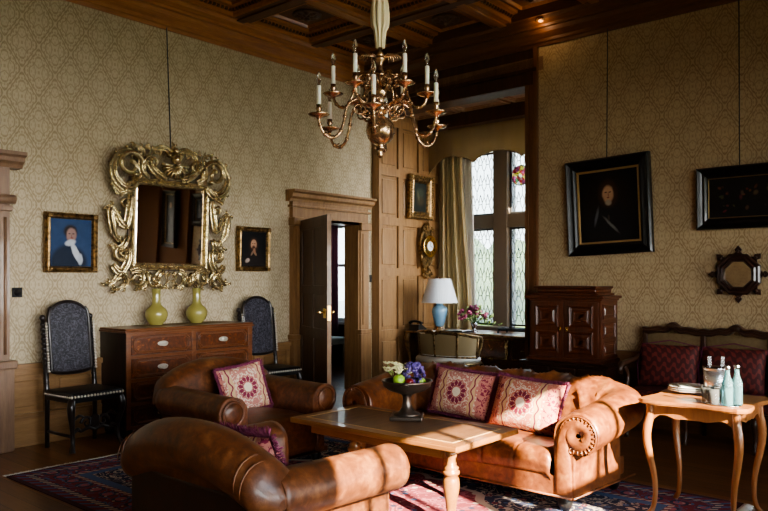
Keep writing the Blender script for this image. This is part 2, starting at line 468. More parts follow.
# ---- bay (window recess)
XW = 8.85; BZ = 3.75
PX, PY = 7.34, 6.43
mb = MB()
mb.span((PX, PY + .03, 0), (XW, YL + .05, BZ + .3))
# framed panels on the clock wall, raised stiles around sunken panels
def panel_wall(mb, x0, x1, zs, stile=.06, rows=(0.0,), y=PY):
    for x in rows: pass
cols = [(7.34, 7.79), (7.79, 8.24), (8.24, 8.7)]
zr = [.12, .72, 1.56, 2.25, 2.92, 3.6]
for a, b in cols:
    mb.span((a, PY, 0), (a + .045, PY + .03, BZ)); mb.span((b - .045, PY, 0), (b, PY + .03, BZ))
    for z in zr: mb.span((a + .045, PY, z - .055), (b - .045, PY + .03, z + .055))
    for z0, z1 in zip(zr, zr[1:]):
        mb.span((a + .085, PY + .014, z0 + .1), (b - .085, PY + .034, z1 - .1), bevel=.008)
mb.span((8.7, PY, 0), (XW, PY + .03, BZ))
struct(mb.build('wall_bay_left', M['oak']))
mb = MB()
mb.span((XR + .2, 3.9, 0), (7.65, BY0, BZ + .3)); mb.span((8.65, 3.9, 0), (XW + .2, BY0, BZ + .3)); mb.span((7.65, 3.9, 0), (8.65, BY0, .85)); mb.span((7.65, 3.9, 3.3), (8.65, BY0, BZ + .3))
struct(mb.build('wall_bay_right', M['oak_dark']))
mb = MB(); T = T4((8.15, 4.0, 2.075), (1, 0, 0), (0, 0, 1)); mb.frame(T, 1.0, 2.45, [(0, -.04), (0, .04), (.04, .04), (.04, -.04), (0, -.04)]); mb.box((8.15, 4.0, 2.3), (1, .06, .08)); struct(mb.build('window_9', M['stone']))  # invented side opening, out of view, added to light the clock wall
mb = MB(); mb.span((9.2, 1.6, -.6), (13, 1.8, 3.9)); struct(mb.build('wall_outside', M['stone']))
# bay ceiling with panelled soffit
mb = MB(); mb.span((XR, 3.9, BZ), (XW + .2, YL, BZ + .15))
for i in range(3):
    y0 = 4.14 + i * .78
    T = T4((7.9, y0 + .36, BZ), (0, 1, 0), (1, 0, 0))
    mb.frame(T, .74, .56, [(0, 0), (0, .03), (.05, .03), (.06, .012), (.075, .012), (.085, .0)])
struct(mb.build('ceiling_bay', M['mantel']))
mb = MB(); mb.span((8.18, BY0, 3.55), (8.34, PY, BZ)); struct(mb.build('trim_1', M['oak_dark']))
# lintel beam over the bay opening and the jamb post
mb = MB(); mb.span((XR - .0, 3.96, 3.6), (XR + .25, YL, CZ)); mb.span((XR - .03, 3.96, 3.6), (XR, YL, 3.74), bevel=.008); mb.span((XR - .045, 3.96, 3.74), (XR, YL, 3.78))
struct(mb.build('beam_over_bay', M['oak_dark']))
mb = MB(); mb.span((XR - .03, 3.96, 0), (XR + .25, BY0, 3.6)); mb.span((XR - .045, 3.955, 0), (XR, 4.0, 4.0)); mb.span((XR - .045, 4.06, 0), (XR, 4.1, 3.6))
struct(mb.build('pillar_jamb', M['jamb']))
# bay window wall: lights 0.55 wide, stone mullions
lights = [(4.19, 4.68), (4.87, 5.38), (5.61, 6.14)]
mb = MB()
mb.span((XW, BY0 - .2, 0), (XW + .25, YL, .78)); mb.span((XW, BY0 - .2, 3.3), (XW + .25, YL, CZ))
ys = [BY0 - .2] + [v for l in lights for v in l] + [YL]
for i in range(0, len(ys), 2): mb.span((XW, ys[i], .78), (XW + .25, ys[i + 1], 3.3), bevel=.01)
mb.span((XW + .01, BY0 - .1, 2.19), (XW + .24, PY, 2.38), bevel=.01)
struct(mb.build('wall_window', M['stone']))
mb = MB(); mb.span((XW - .14, BY0, .75), (XW + .02, PY, .8), bevel=.01); struct(mb.build('trim_2', M['stone']))
k = 0
def leads(mb, y0, y1, z0, z1, X):
    w = .13; nx = max(2, round((y1 - y0) / w)); w = (y1 - y0) / nx; h = .27; nz = round((z1 - z0) / h); h = (z1 - z0) / nz
    r = .0055
    def bar(a, b): mb.tube([(X, *a), (X, *b)], r, 4, cap=False)
    for i in range(nx):
        for j in range(nz):
            cy, cz = y0 + (i + .5) * w, z0 + (j + .5) * h
            o = [(cy + w * .5 * q[0], cz + h * .5 * q[1]) for q in ((-.55, -.2), (-.55, .2), (-.1, .62), (.1, .62), (.55, .2), (.55, -.2), (.1, -.62), (-.1, -.62))]
            for a, b in zip(o, o[1:] + o[:1]): bar(a, b)
            bar((cy, cz + h * .31), (cy, cz + h * .5)); bar((cy, cz - h * .31), (cy, cz - h * .5))
            bar((cy + w * .275, cz), (cy + w * .5, cz)); bar((cy - w * .275, cz), (cy - w * .5, cz))
            bar((cy - w * .5, cz + h * .5), (cy - w * .27, cz + h * .1)); bar((cy + w * .5, cz + h * .5), (cy + w * .27, cz + h * .1))
for (y0, y1) in lights:
    for (z0, z1) in ((.8, 2.19), (2.38, 3.28)):
        k += 1
        f = MB(); T = T4((XW + .1, (y0 + y1) / 2, (z0 + z1) / 2), (0, 1, 0), (0, 0, 1))
        f.frame(T, y1 - y0, z1 - z0, [(0, -.02), (0, .02), (.028, .02), (.028, -.02), (0, -.02)])
        w = struct(f.build('window_1' if k == 1 else 'window_1.%03d' % (k - 1), M['lead']))
        g = MB(); g.span((XW + .1, y0 + .02, z0 + .02), (XW + .104, y1 - .02, z1 - .02)); g.build('pane', M['pane'], w)
        g = MB(); leads(g, y0 + .02, y1 - .02, z0 + .02, z1 - .02, XW + .092); g.build('leading', M['lead'], w)
        if z0 < 1:
            g = MB(); g.box((XW + .07, y1 - .03 if y1 < 6 else y0 + .03, 1.5), (.02, .02, .12), bevel=.004); g.tube([(XW + .06, y1 - .03 if y1 < 6 else y0 + .03, 1.5), (XW + .03, (y1 - .06) if y1 < 6 else y0 + .06, 1.46)], .006, 6); g.build('handle', M['pewter'], w)
# dado panelling on the mirror wall, in raised and sunken fields
def dado(mb, x0, x1, n, y, sgn=-1):
    D = .72
    def bx(a, b, z0, z1, d, bv=.004): mb.span((a, y, z0), (b, y + sgn * d, z1), bevel=bv)
    bx(x0, x1, 0, .26, .045); bx(x0, x1, .26, .285, .05); bx(x0, x1, .285, D - .03, .014, 0)
    bx(x0, x1, D - .10, D - .05, .035); bx(x0, x1, D - .05, D, .06)
    w = (x1 - x0) / n
    for i in range(n + 1):
        c = x0 + i * w; bx(max(x0, c - .055), min(x1, c + .055), .285, D - .1, .033)
    for i in range(n):
        a, b = x0 + i * w + .055, x0 + (i + 1) * w - .055
        bx(a + .04, b - .04, .34, D - .15, .026, .01)
mb = MB(); dado(mb, XB, 5.84, 15, YL); struct(mb.build('trim_3', M['oak_x']))
mb = MB()
for z0, z1, d in ((0, .26, .045), (.26, .70, .015), (.70, .74, .06)): mb.span((XR - d, YN, z0), (XR, 3.95, z1), bevel=.004)
for i in range(9): mb.span((XR - .03, YN + .1 + i * .6, .34), (XR, YN + .58 + i * .6, .62), bevel=.01)
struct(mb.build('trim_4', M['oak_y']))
# unseen panelled stretch further along the picture wall (it shows in the looking glass)
mb = MB(); mb.span((XR - .04, YN, .0), (XR, 1.40, 4.0)); mb.span((XR - .09, .1, 0), (XR - .04, .2, 4.0), bevel=.01); mb.span((XR - .09, 1.27, 0), (XR - .04, 1.37, 4.0), bevel=.01)
struct(mb.build('wall_panelling', M['panel_matt']))

# ---- ceiling: cornice + coffers
prof = [(0, 0), (.02, 0), (.03, .03), (.045, .04), (.05, .07), (.10, .12), (.115, .16), (.15, .165), (.155, .19), (.22, .215), (.235, .245), (.26, .25), (.26, .4), (0, .4)]
mb = MB(); rect_sweep(mb, prof, (XB, YL, 4.0), (XR + .01, YL, 4.0), out=(0, -1, 0)); struct(mb.build('trim_5', M['ceil']))
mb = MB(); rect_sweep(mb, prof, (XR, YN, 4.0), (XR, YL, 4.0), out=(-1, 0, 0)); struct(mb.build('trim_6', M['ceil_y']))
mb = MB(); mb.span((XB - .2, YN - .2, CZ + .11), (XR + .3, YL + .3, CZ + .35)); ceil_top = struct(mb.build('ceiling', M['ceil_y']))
rx = [5.5 + 1.1 * i for i in range(-6, 2)]; ry = [5.87 - 1.07 * j for j in range(0, 8)]
bmx = MB(); bmy = MB(); fr = MB(); dn = MB(); ros = MB()
H2 = .43
xe = [rx[0] - .55 + 1.1 * i for i in range(0, 9)]; ye = [ry[0] + .535 - 1.07 * j for j in range(0, 9)]
for x in xe: bmx.span((x - .12, YN, CZ), (x + .12, YL, CZ + .2)); bmx.span((x - .05, YN, CZ - .018), (x + .05, YL, CZ), bevel=.006)
for y in ye: bmy.span((XB, y - .105, CZ + .001), (XR, y + .105, CZ + .2)); bmy.span((XB, y - .045, CZ - .016), (XR, y + .045, CZ), bevel=.006)
for x in rx:
    for y in ry:
        T = T4((x, y, CZ + .11), (1, 0, 0), (0, -1, 0))
        fr.frame(T, .88, .87, [(0, .115), (.02, .11), (.02, .07), (.05, .06), (.055, .035), (.10, .03), (.105, 0)])
        fr.frame(T, .56, .55, [(0, 0), (.0, .02), (.02, .026), (.04, .0)])
        if x > 3 and y > 1:
            for i in range(15):
                o = -.36 + i * .72 / 14
                for dx, dy in ((o, .385), (o, -.385), (.39, o), (-.39, o)):
                    dn.box((x + dx, y + dy, CZ + .052), (.026, .026, .028))
            for q in range(8):
                a = q * pi / 4
                ros.sphere((x + .085 * cos(a), y + .085 * sin(a), CZ + .095), .06, 8, 5, (1, .55, .45), (0, 0, a))
                ros.sphere((x + .05 * cos(a + .4), y + .05 * sin(a + .4), CZ + .08), .035, 7, 5, (1, .6, .6), (0, 0, a + .4))
            ros.sphere((x, y, CZ + .06), .035, 8, 6); ros.lathe([(.16, .11), (.16, .095), (.14, .09), (0, .09)], (x, y, CZ), 20)
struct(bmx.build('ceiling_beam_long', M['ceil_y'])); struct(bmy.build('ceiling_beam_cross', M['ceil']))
struct(fr.build('ceiling_coffer_frames', M['ceil'])); struct(dn.build('ceiling_dentils', M['ceil_dark'])); struct(ros.build('ceiling_rosettes', M['ceil_dark']))
# small brass downlight on the cornice
dl = thing('recessed_downlight', 'small round brass light fitting glowing on the ceiling edge above picture wall', 'light', (6.98, 3.82, 4.21))
mb = MB(); mb.lathe([(.02, .06), (.055, .03), (.06, 0), (.045, -.004), (.04, .012), (.0, .012)], n=18); mb.build('rim', M['brass'], dl)
wm = Mat('warm_glow', .4, 0, S(220, 150, 80)); wm.set('Emission Color', (1, .55, .2, 1)); wm.set('Emission Strength', 1.2)
mb = MB(); mb.sphere((0, 0, .005), .034, 10, 6, (1, 1, .5)); mb.build('bulb', wm.m, dl)
lp = bpy.data.lights.new('downlight_lamp', 'POINT'); lp.energy = 1.2; lp.color = (1, .65, .35); lp.shadow_soft_size = .03
lo = bpy.data.objects.new('downlight_lamp', lp); C.objects.link(lo); lo.location = (6.93, 3.82, 4.14)

# ---- door case (left wall)
mb = MB()
for x0, x1 in ((5.86, 5.99), (7.04, 7.20)):
    mb.span((x0, YL - .07, 0), (x1, YL, 2.2)); mb.span((x0 - .02, YL - .1, 0), (x1 + .02, YL, .74), bevel=.006)
    mb.span((x0 - .03, YL - .11, .74), (x1 + .03, YL, .80), bevel=.01)
    mb.span((x0 - .02, YL - .11, 2.1), (x1 + .02, YL, 2.2), bevel=.01)
    mb.span((x0 + .035, YL - .085, .86), (x1 - .035, YL - .07, 2.06), bevel=.004)
mb.span((5.86, YL - .06, 2.17), (7.20, YL, 2.40)); mb.span((5.99, YL - .06, 2.17), (7.04, YL + .2, 2.2))
mb.span((5.97, YL - .05, 0), (6.015, YL + .2, 2.19)); mb.span((7.015, YL - .05, 0), (7.06, YL + .2, 2.19))
cp = [(0, 0), (.07, 0), (.08, .03), (.12, .05), (.13, .09), (.16, .11), (.16, .135), (0, .135)]
rect_sweep(mb, cp, (5.80, YL, 2.39), (7.26, YL, 2.39), out=(0, -1, 0)); mb.span((5.83, YL - .09, 2.32), (7.23, YL, 2.35), bevel=.006)
struct(mb.build('trim_7', M['oak']))
# door leaf, standing open into the room
da = atan2(5.58 - 6.5, 5.55 - 5.98)
dr = thing('door', 'dark oak panelled door standing open into room with brass lock', 'door', (5.99, 6.50, 0.01)); dr['kind'] = 'structure'; dr.name = 'door_1'; dr.rotation_euler = (0, 0, da)
del dr['category']
L = 1.0
mb = MB(); mb.span((0, -.012, 0), (L, .012, 2.15))
for a, b in ((0, .11), (L - .11, L)): mb.span((a, -.024, 0), (b, .024, 2.15), bevel=.003)
for z0, z1 in ((0, .2), (.78, .9), (1.28, 1.38), (2.03, 2.15)): mb.span((.11, -.024, z0), (L - .11, .024, z1), bevel=.003)
mb.span((.46, -.024, .2), (.54, .024, 2.03), bevel=.003)
mb.build('leaf', M['door'], dr)
mb = MB(); mb.span((L - .002, -.024, 0), (L + .003, .024, 2.15)); mb.build('leaf_edge', M['oak'], dr)
mb = MB()
for s in (-1, 1):
    mb.box((L - .07, s * .028, 1.08), (.075, .012, .11), bevel=.004)
    mb.tube([(L - .07, s * .03, 1.09), (L - .07, s * .075, 1.09)], .008, 8); mb.tube([(L - .07, s * .075, 1.09), (L - .18, s * .078, 1.085)], .009, 8)
mb.box((L + .003, 0, 1.08), (.006, .035, .16)); mb.build('door_handle', M['brass_bright'], dr)
# switches
tag(MB().span((7.285, YL - .012, 1.42), (7.325, YL, 1.52), bevel=.004).build('light_switch', M['black']), 'small black switch plate beside the door case', 'switch')
mb = MB(); mb.span((2.67, YL - .012, 1.30), (2.755, YL, 1.385), bevel=.004); mb.lathe([(.03, 0), (.03, .01), (.012, .014), (.010, .020), (0, .021)], (2.7125, YL - .01, 1.3425), 14, (0, -1, 0))
tag(mb.build('light_switch', M['rubber']), 'small square black light switch below left of blue portrait', 'switch')
# pale pilaster surround at the far left
mb = MB()
mb.span((2.25, YL - .13, 0), (2.60, YL, 2.1)); mb.span((2.22, YL - .16, 0), (2.63, YL, .70), bevel=.008); mb.span((2.20, YL - .18, .70), (2.65, YL, .77), bevel=.012)
for i in range(6): mb.tube([(2.285 + i * .056, YL - .13, .82), (2.285 + i * .056, YL - .13, 1.98)], .014, 6)
mb.span((2.24, YL - .15, 2.03), (2.62, YL, 2.08), bevel=.01)
mb.tube([(2.22, YL - .16, 2.13), (2.63, YL - .16, 2.13)], .04, 10); mb.span((2.22, YL - .16, 2.1), (2.62, YL, 2.16), bevel=.01)
mb.span((1.2, YL - .13, 2.16), (2.60, YL, 2.42))
rect_sweep(mb, [(0, 0), (.14, 0), (.155, .03), (.19, .05), (.2, .085), (.24, .10), (.24, .13), (0, .13)], (1.2, YL, 2.4), (2.70, YL, 2.4), out=(0, -1, 0))
mb.span((1.2, YL - .13, 0), (1.55, YL, 2.2))
struct(mb.build('trim_8', M['mantel']))

# ---- neighbouring room seen through the doorway
mb = MB()
mb.span((5.2, 9.95, 0), (9.3, 10.1, 3)); mb.span((5.1, YL + .2, 0), (5.2, 10, 3)); mb.span((5.1, YL + .2, 3), (9.3, 10.1, 3.1))
mb.span((8.95, YL + .2, 0), (9.1, 8.1, 3)); mb.span((8.95, 9.0, 0), (9.1, 9.95, 3)); mb.span((8.95, 8.1, 0), (9.1, 9.0, .74)); mb.span((8.95, 8.1, 2.4), (9.1, 9.0, 3))
struct(mb.build('wall_next_room', M['oak_dark']))
mb = MB(); T = T4((9.0, 8.55, 1.57), (0, 1, 0), (0, 0, 1)); mb.frame(T, .9, 1.66, [(0, -.04), (0, .04), (.06, .04), (.06, -.04), (0, -.04)]); mb.box((9.0, 8.55, 1.7), (.05, .9, .05)); mb.box((9.0, 8.55, 1.57), (.05, .05, 1.66)); mb.span((8.85, 8.05, .70), (9.0, 9.05, .74))
w2 = struct(mb.build('window_2', M['paint_white'])); MB().span((9.0, 8.1, .74), (9.004, 9.0, 2.4)).build('pane', M['pane'], w2)
mb = MB()
def cur(u, v):
    z = 2.6 - 2.4 * v; pin = 1 - .55 * math.exp(-((v - .62) / .16) ** 2)
    return Vector((8.78 + .03 * sin(u * 40), 8.62 + .42 * u * pin, z))
mb.grid(cur, 40, 24)
tag(mb.build('plum_curtain', M['curtain_plum']), 'plum curtain tied back at the window beyond the open door', 'curtain')
mb = MB(); mb.span((8.15, 8.3, .42), (8.65, 8.8, .52), bevel=.03); mb.span((8.15, 8.3, .40), (8.65, 8.8, .42))
for a in (8.18, 8.62):
    for b in (8.33, 8.77): mb.lathe([(.02, 0), (.02, .41)], (a, b, 0), 8)
tag(mb.build('white_stool', M['paint_white']), 'white cushioned stool under window in the next room', 'stool')

# ---- outdoors
def greenm(n, a, b):
    m = Mat(n, .8); m.color(m.mix(m.noise(3, 5, .7), a, b)); return m.m
gm = greenm('hedge_leaves', S(96, 128, 70), S(176, 196, 130)); lawn = greenm('gravel_forecourt', S(236, 232, 222), S(250, 248, 240))
mb = MB(); mb.span((9.2, -40, -.7), (60, 50, -.6)); struct(mb.build('ground_outside', lawn)); mb = MB(); mb.span((-30, -40, -.7), (9.2, 50, -.6)); struct(mb.build('ground_lawn', greenm('dark_lawn', S(50, 66, 36), S(84, 100, 60))))  # unseen lawn kept dark so less light bounces up to the ceiling
for i, (x, y, r, h) in enumerate(((19, 8.9, 2.0, 3.0), (17, 13.4, 2.2, 3.6), (21, 15, 3, 3.2), (23, 5.5, 2.6, 3.4), (26, 11, 3.2, 4.4))):
    mb = MB()
    for q in range(16):
        a = random.random() * 2 * pi; rr = r * sqrt(random.random()) * .8
        mb.sphere((rr * cos(a), rr * sin(a), h * (.25 + .55 * random.random())), r * .42, 8, 6)
    t = thing('garden_shrub', 'leafy green garden tree number beyond the bay window', 'tree', (x, y, -.6), 0, 'trees beyond the bay window')
    t['label'] = 'blurred green tree outside beyond the leaded bay window'
    mb.build('foliage', gm, t); MB().lathe([(.2, 0), (.14, h * .5)], n=8).build('trunk', M['oak_dark'], t)

def catmull(pts, rad=None, k=6):
    P_, R_ = [], []
    pts = [Vector(p) for p in pts]; n = len(pts)
    rad = rad if isinstance(rad, (list, tuple)) else [rad] * n
    for i in range(n - 1):
        p0, p1, p2, p3 = [pts[max(0, min(n - 1, i + q))] for q in (-1, 0, 1, 2)]
        for j in range(k):
            t = j / k
            P_.append(.5 * ((2 * p1) + (p2 - p0) * t + (2 * p0 - 5 * p1 + 4 * p2 - p3) * t * t + (3 * p1 - p0 - 3 * p2 + p3) * t ** 3))
            R_.append(rad[i] * (1 - t) + rad[i + 1] * t)
    P_.append(pts[-1]); R_.append(rad[-1]); return P_, R_

# ================================================================== UPHOLSTERY
def roll_sweep(mb, path, nrm, cz, R, base_z, inner_n, outer_n, seat_z, tuft=None, na=22):
    """sofa arm/back: path pts (x,y), outward normals, roll centre heights; inner face, roll, outer face"""
    rows = []
    n = len(path)
    for i in range(n):
        (x, y), (nx, ny), c = path[i], nrm[i], cz[i]
        r = R[i] if isinstance(R, list) else R
        prof = [(inner_n, seat_z, 0), (inner_n, seat_z + (c - seat_z) * .35, .25), (inner_n - .004, seat_z + (c - seat_z) * .7, .6)]
        a0 = pi - .25
        for k in range(na + 1):
            a = a0 - (a0 + 1.15) * k / na
            ex = inner_n + .0
            px = r * cos(a); pz = c + r * sin(a)
            if px < 0: px = px * (abs(inner_n) / r if abs(inner_n) > r else 1)
            prof.append((px, pz, 1 if k < na * .72 else .2))
        prof += [(outer_n, c - r * .95, 0), (outer_n, (base_z + c) / 2, 0), (outer_n, base_z, 0)]
        row = []
        for j, (pn, pz, w) in enumerate(prof):
            d = tuft(i / (n - 1), j) * w if tuft else 0
            # push inward along profile normal
            if d:
                q0 = prof[max(0, j - 1)]; q1 = prof[min(len(prof) - 1, j + 1)]
                tx, tz = q1[0] - q0[0], q1[1] - q0[1]; L = hypot(tx, tz) or 1
                pn2, pz2 = pn + tz / L * d, pz - tx / L * d
            else: pn2, pz2 = pn, pz
            row.append(mb.bm.verts.new((x + nx * pn2, y + ny * pn2, pz2)))
        rows.append(row)
    for a, b in zip(rows, rows[1:]):
        for j in range(len(a) - 1): mb._f([a[j], a[j + 1], b[j + 1], b[j]], True)
    return rows, prof

def pillow_mesh(mb, w, h, t, n=22, pinch=.06):
    """cushion standing in the local xz plane, thickness along y"""
    def f(sgn):
        def g(u, v):
            a, b = u * 2 - 1, v * 2 - 1
            e = (1 - abs(a) ** 2.4) * (1 - abs(b) ** 2.4)
            x = a * w / 2 * (1 - pinch * (1 - abs(b) ** 2)); z = b * h / 2 * (1 - pinch * (1 - abs(a) ** 2))
            return Vector((x, sgn * t / 2 * max(e, 0) ** .42, z))
        return g
    mb.grid(f(-1), n, n); mb.grid(f(1), n, n)
def fringe_mesh(mb, w, h, depth=.022, pinch=.06, step=.0062, big=1):
    rnd = random.Random(3)
    for side in range(4):
        Ls = w if side % 2 == 0 else h
        k = int(Ls / step)
        for i in range(k + 1):
            b = (i / k) * 2 - 1
            off = 1 - pinch * (1 - b * b)
            if side == 0: p = Vector((b * w / 2, 0, -h / 2 * off)); d = Vector((b * .3, 0, -1))
            elif side == 2: p = Vector((b * w / 2, 0, h / 2 * off)); d = Vector((b * .3, 0, 1))
            elif side == 1: p = Vector((w / 2 * off, 0, b * h / 2)); d = Vector((1, 0, b * .3))
            else: p = Vector((-w / 2 * off, 0, b * h / 2)); d = Vector((-1, 0, b * .3))
            for q in range(2):
                e = Vector((rnd.uniform(-.25, .25), rnd.uniform(-.55, .55) * big, rnd.uniform(-.25, .25)))
                mb.tube([p, p + (d + e).normalized() * depth * rnd.uniform(.75, 1.1)], [.0042, .0028], 4)

def needlepoint(name, dark, mid, pale, white):
    m = Mat(name, .8); x, y, z = m.xyz()
    nz = (m.noise(45, 2) - .5) * .012
    r = (x * x + z * z).sqrt() + nz; a = z.atan2(x)
    pet = r + (a * 12).cos().abs() * -.012
    core = r.lt(.036)
    flower = (pet - .058).abs().lt(.020) * ((a * 6).sin().abs().gt(.30))
    halo = (r.lt(.112)) * ((r * 260 + (a * 14).sin() * 1.5).sin().gt(.75))
    wav = x.abs() + (z * 42).sin() * .006
    stripe = (wav - .142).abs().lt(.026)
    veins = (wav - .142 + (z * 70).sin() * .008).abs().lt(.006)
    edge = x.abs().gt(.185)
    scroll = ((m.noise(24, 2, dist=1.2) * 22).sin()).gt(.45)
    c = m.mix(scroll * .8 * r.gt(.1), mid, white)
    c = m.mix(stripe, c, pale); c = m.mix(veins, c, dark)
    c = m.mix(edge * scroll, c, dark)
    c = m.mix(halo, c, white); c = m.mix(flower, c, dark); c = m.mix(core, c, white)
    c = m.mix((m.noise(220, 2) - .4).clamp() * .6, c, S(120, 70, 70))
    m.color(c); m.bump(m.noise(260, 2), .3, .003); return m.m
M['needle'] = needlepoint('needlepoint_rose', S(130, 30, 66), S(196, 128, 116), S(214, 178, 136), S(238, 224, 200))
M['needle2'] = needlepoint('needlepoint_brick', S(124, 28, 58), S(206, 128, 106), S(212, 172, 130), S(240, 226, 204))

def pillow(label, loc, w, h, t, rot, mat, group='needlepoint cushions with plum fringe', depth=.026):
    r = thing('throw_pillow', label, 'cushion', loc, 0, group); r.rotation_euler = rot
    mb = MB(); pillow_mesh(mb, w, h, t); mb.build('pillow_cover', mat, r)
    mb = MB(); fringe_mesh(mb, w, h, depth); mb.build('fringe', M['fringe'], r)
    return r

# ------------------------------------------------ chesterfield sofa
sofa = thing('chesterfield_sofa', 'long buttoned russet leather sofa facing the wooden coffee table', 'sofa', (4.5, 2.95, 0))
def sofa_path():
    pts = []; nr = []; c = []
    x0, x1 = 4.13, 4.90; y0, y1 = 2.01, 3.87; rc = .20
    def add(x, y, nx, ny, h): pts.append((x - 4.5, y - 2.95)); nr.append((nx, ny)); c.append(h)
    ns = 22
    H = lambda x: .500 + .112 * min(1, max(0, (x - x0) / (x1 - x0))) ** 1.0
    for i in range(ns): x = x0 + (x1 - rc - x0) * i / ns; add(x, y0 - .04 * (i / ns), 0, -1, H(x))
    for i in range(9):
        a = -pi / 2 + (pi / 2) * i / 8; add(x1 - rc + rc * cos(a), y0 - .04 + rc + rc * sin(a), cos(a), sin(a), H(x1 - rc + rc * cos(a)))
    nb = 96
    for i in range(1, nb): add(x1, y0 - .04 + rc + (y1 - y0 + .08 - 2 * rc) * i / nb, 1, 0, .612)
    for i in range(9):
        a = (pi / 2) * i / 8; add(x1 - rc + rc * cos(a), y1 + .04 - rc + rc * sin(a), cos(a), sin(a), H(x1 - rc + rc * cos(a)))
    for i in range(1, ns + 1): x = x1 - rc - (x1 - rc - x0) * i / ns; add(x, y1 + .04 * (1 - i / ns), 0, 1, H(x))
    return pts, nr, c
sp, sn, shc = sofa_path()
NP = len(sp)
Ls = [0]
for a, b in zip(sp, sp[1:]): Ls.append(Ls[-1] + hypot(b[0] - a[0], b[1] - a[1]))
def tuft(u, j):
    s = Ls[round(u * (NP - 1))]; tot = Ls[-1]
    e = min(s, tot - s)
    w = min(1, max(0, (e - .72) / .22))
    if j > 24: return 0
    v = j / 24 * 3.2; q = s / .155
    k = abs(sin(pi * (q + v) / 2)) * abs(sin(pi * (q - v) / 2))
    pleat = -.006 * (1 - w) * abs(sin(q * 9)) * (1 if e < .14 else 0)
    return -.050 * w * (1 - k ** .38) + pleat
mb = MB(); rows, prof = roll_sweep(mb, sp, sn, shc, .128, .12, -.16, -.03, .25, tuft, 26)
# front caps: recessed scroll panels
for row, sg in ((rows[0], 1), (rows[-1], -1)):
    f = mb._f([v for v in (row if sg > 0 else row[::-1])])
mb.build('arm_and_back', M['leather_red'], sofa)
for (px, py), row_n, sg in ((sp[0], sn[0], 1), (sp[-1], sn[-1], -1)):
    cz0 = .5; X = px; mb = MB()
    # padded strip following the front panel and a rosette of pleats round the scroll
    mb.tube([(X - .006, py + .118 * cos(t * pi / 18), cz0 + .118 * sin(t * pi / 18)) for t in range(-7, 25)], .006, 6)
    mb.lathe([(.118, 0), (.110, .008), (.088, .006), (.082, .014), (.05, .012), (.03, .002), (0, -.002)], (X, py, cz0), 28, (-1, 0, 0))
    iy = py + sg * .16; oy = py + sg * .03
    jp = [(-.095, .12), (-.097, .22), (-.10, .32), (-.103, .42)] + [(.0 + (.095 - .055 * k / 9) * cos(pi - k * pi * 1.25 / 9), .50 + (.095 - .055 * k / 9) * sin(pi - k * pi * 1.25 / 9)) for k in range(10)]
    rj = [.062, .062, .058, .045] + [.034 - .016 * k / 9 for k in range(10)]
    P_, R_ = catmull([(X - .004, py - sg * q, z_) for q, z_ in jp], rj, 5)
    mb.tube(P_, R_, 12, flat=.34, up=(0, 1, 0))
    for t in range(24):
        a = t * pi / 12
        mb.tube([Vector((X - .008, py + .088 * cos(a), cz0 + .088 * sin(a))), Vector((X - .010, py + .108 * cos(a), cz0 + .108 * sin(a))), Vector((X + .02, py + .127 * cos(a), cz0 + .127 * sin(a)))], [.002, .0055, .004], 6)
    mb.build('scroll_panel', M['leather_red'], sofa)
mb = MB()
btn = MB()
tot = Ls[-1]
q = 0
while q < tot / .155:
    for vv in (1, 2):
        if (int(q) + vv) % 2 == 0:
            s = q * .155; e = min(s, tot - s)
            if e > .95:
                i = min(range(NP), key=lambda k: abs(Ls[k] - s)); j = round(vv / 3.2 * 24); v = rows  # position read from the swept surface
                x, y = sp[i]; nx, ny = sn[i]
                cz_ = shc[i]; a0 = pi - .25; k = j - 3
                if k < 0: continue
                a = a0 - (a0 + 1.15) * k / 26; rr = .128 - .046
                pn = rr * cos(a); pn = pn * (.16 / .128) if pn < 0 else pn
                btn = MB(); btn.sphere((x + nx * pn, y + ny * pn, cz_ + rr * sin(a)), .011, 8, 5); btn.build('button', M['leather_dark'], sofa)
    q += 1
mb = MB()
mb.span((4.12 - 4.5, 2.05 - 2.95, .11), (4.92 - 4.5, 3.83 - 2.95, .24), bevel=.012)
mb.tube([(4.11 - 4.5, 2.04 - 2.95, .115), (4.11 - 4.5, 3.84 - 2.95, .115)], .008, 6); mb.tube([(4.11 - 4.5, 2.03 - 2.95, .115), (4.93 - 4.5, 1.98 - 2.95, .115)], .008, 6)
mb.build('base_rail', M['leather_red'], sofa)
# one broad seat with soft front
mb = MB()
def seatf(u, v):
    y = -.76 + 1.53 * v; seam = abs(((v * 6.0) % 1) - .5) * 2
    prof_ = [(-.36, .20), (-.392, .24), (-.40, .30), (-.385, .36), (-.33, .393), (-.2, .402), (0, .398), (.2, .386), (.30, .36)]
    f = u * (len(prof_) - 1); i = min(int(f), len(prof_) - 2); t = f - i
    x = prof_[i][0] * (1 - t) + prof_[i + 1][0] * t; z = prof_[i][1] * (1 - t) + prof_[i + 1][1] * t
    pinch = -.010 * (seam > .93)
    ends = max(0, abs(v - .5) - .47) / .03
    if x < -.3: x -= pinch
    return Vector((x, y, z + pinch - .03 * ends ** 2 + .006 * sin(v * 9 + u * 5)))
mb.grid(seatf, 34, 120)
mb.build('seat', M['leather_red'], sofa)
for x, y in ((4.2, 2.13), (4.2, 3.75), (4.85, 2.1), (4.85, 3.78)):
    mb = MB(); mb.lathe([(.028, 0), (.045, .03), (.05, .06), (.035, .085), (.04, .125)], (x - 4.5, y - 2.95, 0.012), 14); mb.build('bun_foot', M['black'], sofa)

# sofa cushions
pillow('pink floral needlepoint cushion on the sofa, the shaded one nearer fruit bowl', (4.66, 3.235, .575), .56, .355, .15, (radians(-16), radians(3), radians(-92)), M['needle'])
pillow('brick pink floral needlepoint cushion on the sofa, the sunlit one near the right arm', (4.57, 2.62, .565), .58, .37, .16, (radians(-20), radians(2), radians(-96)), M['needle2'])

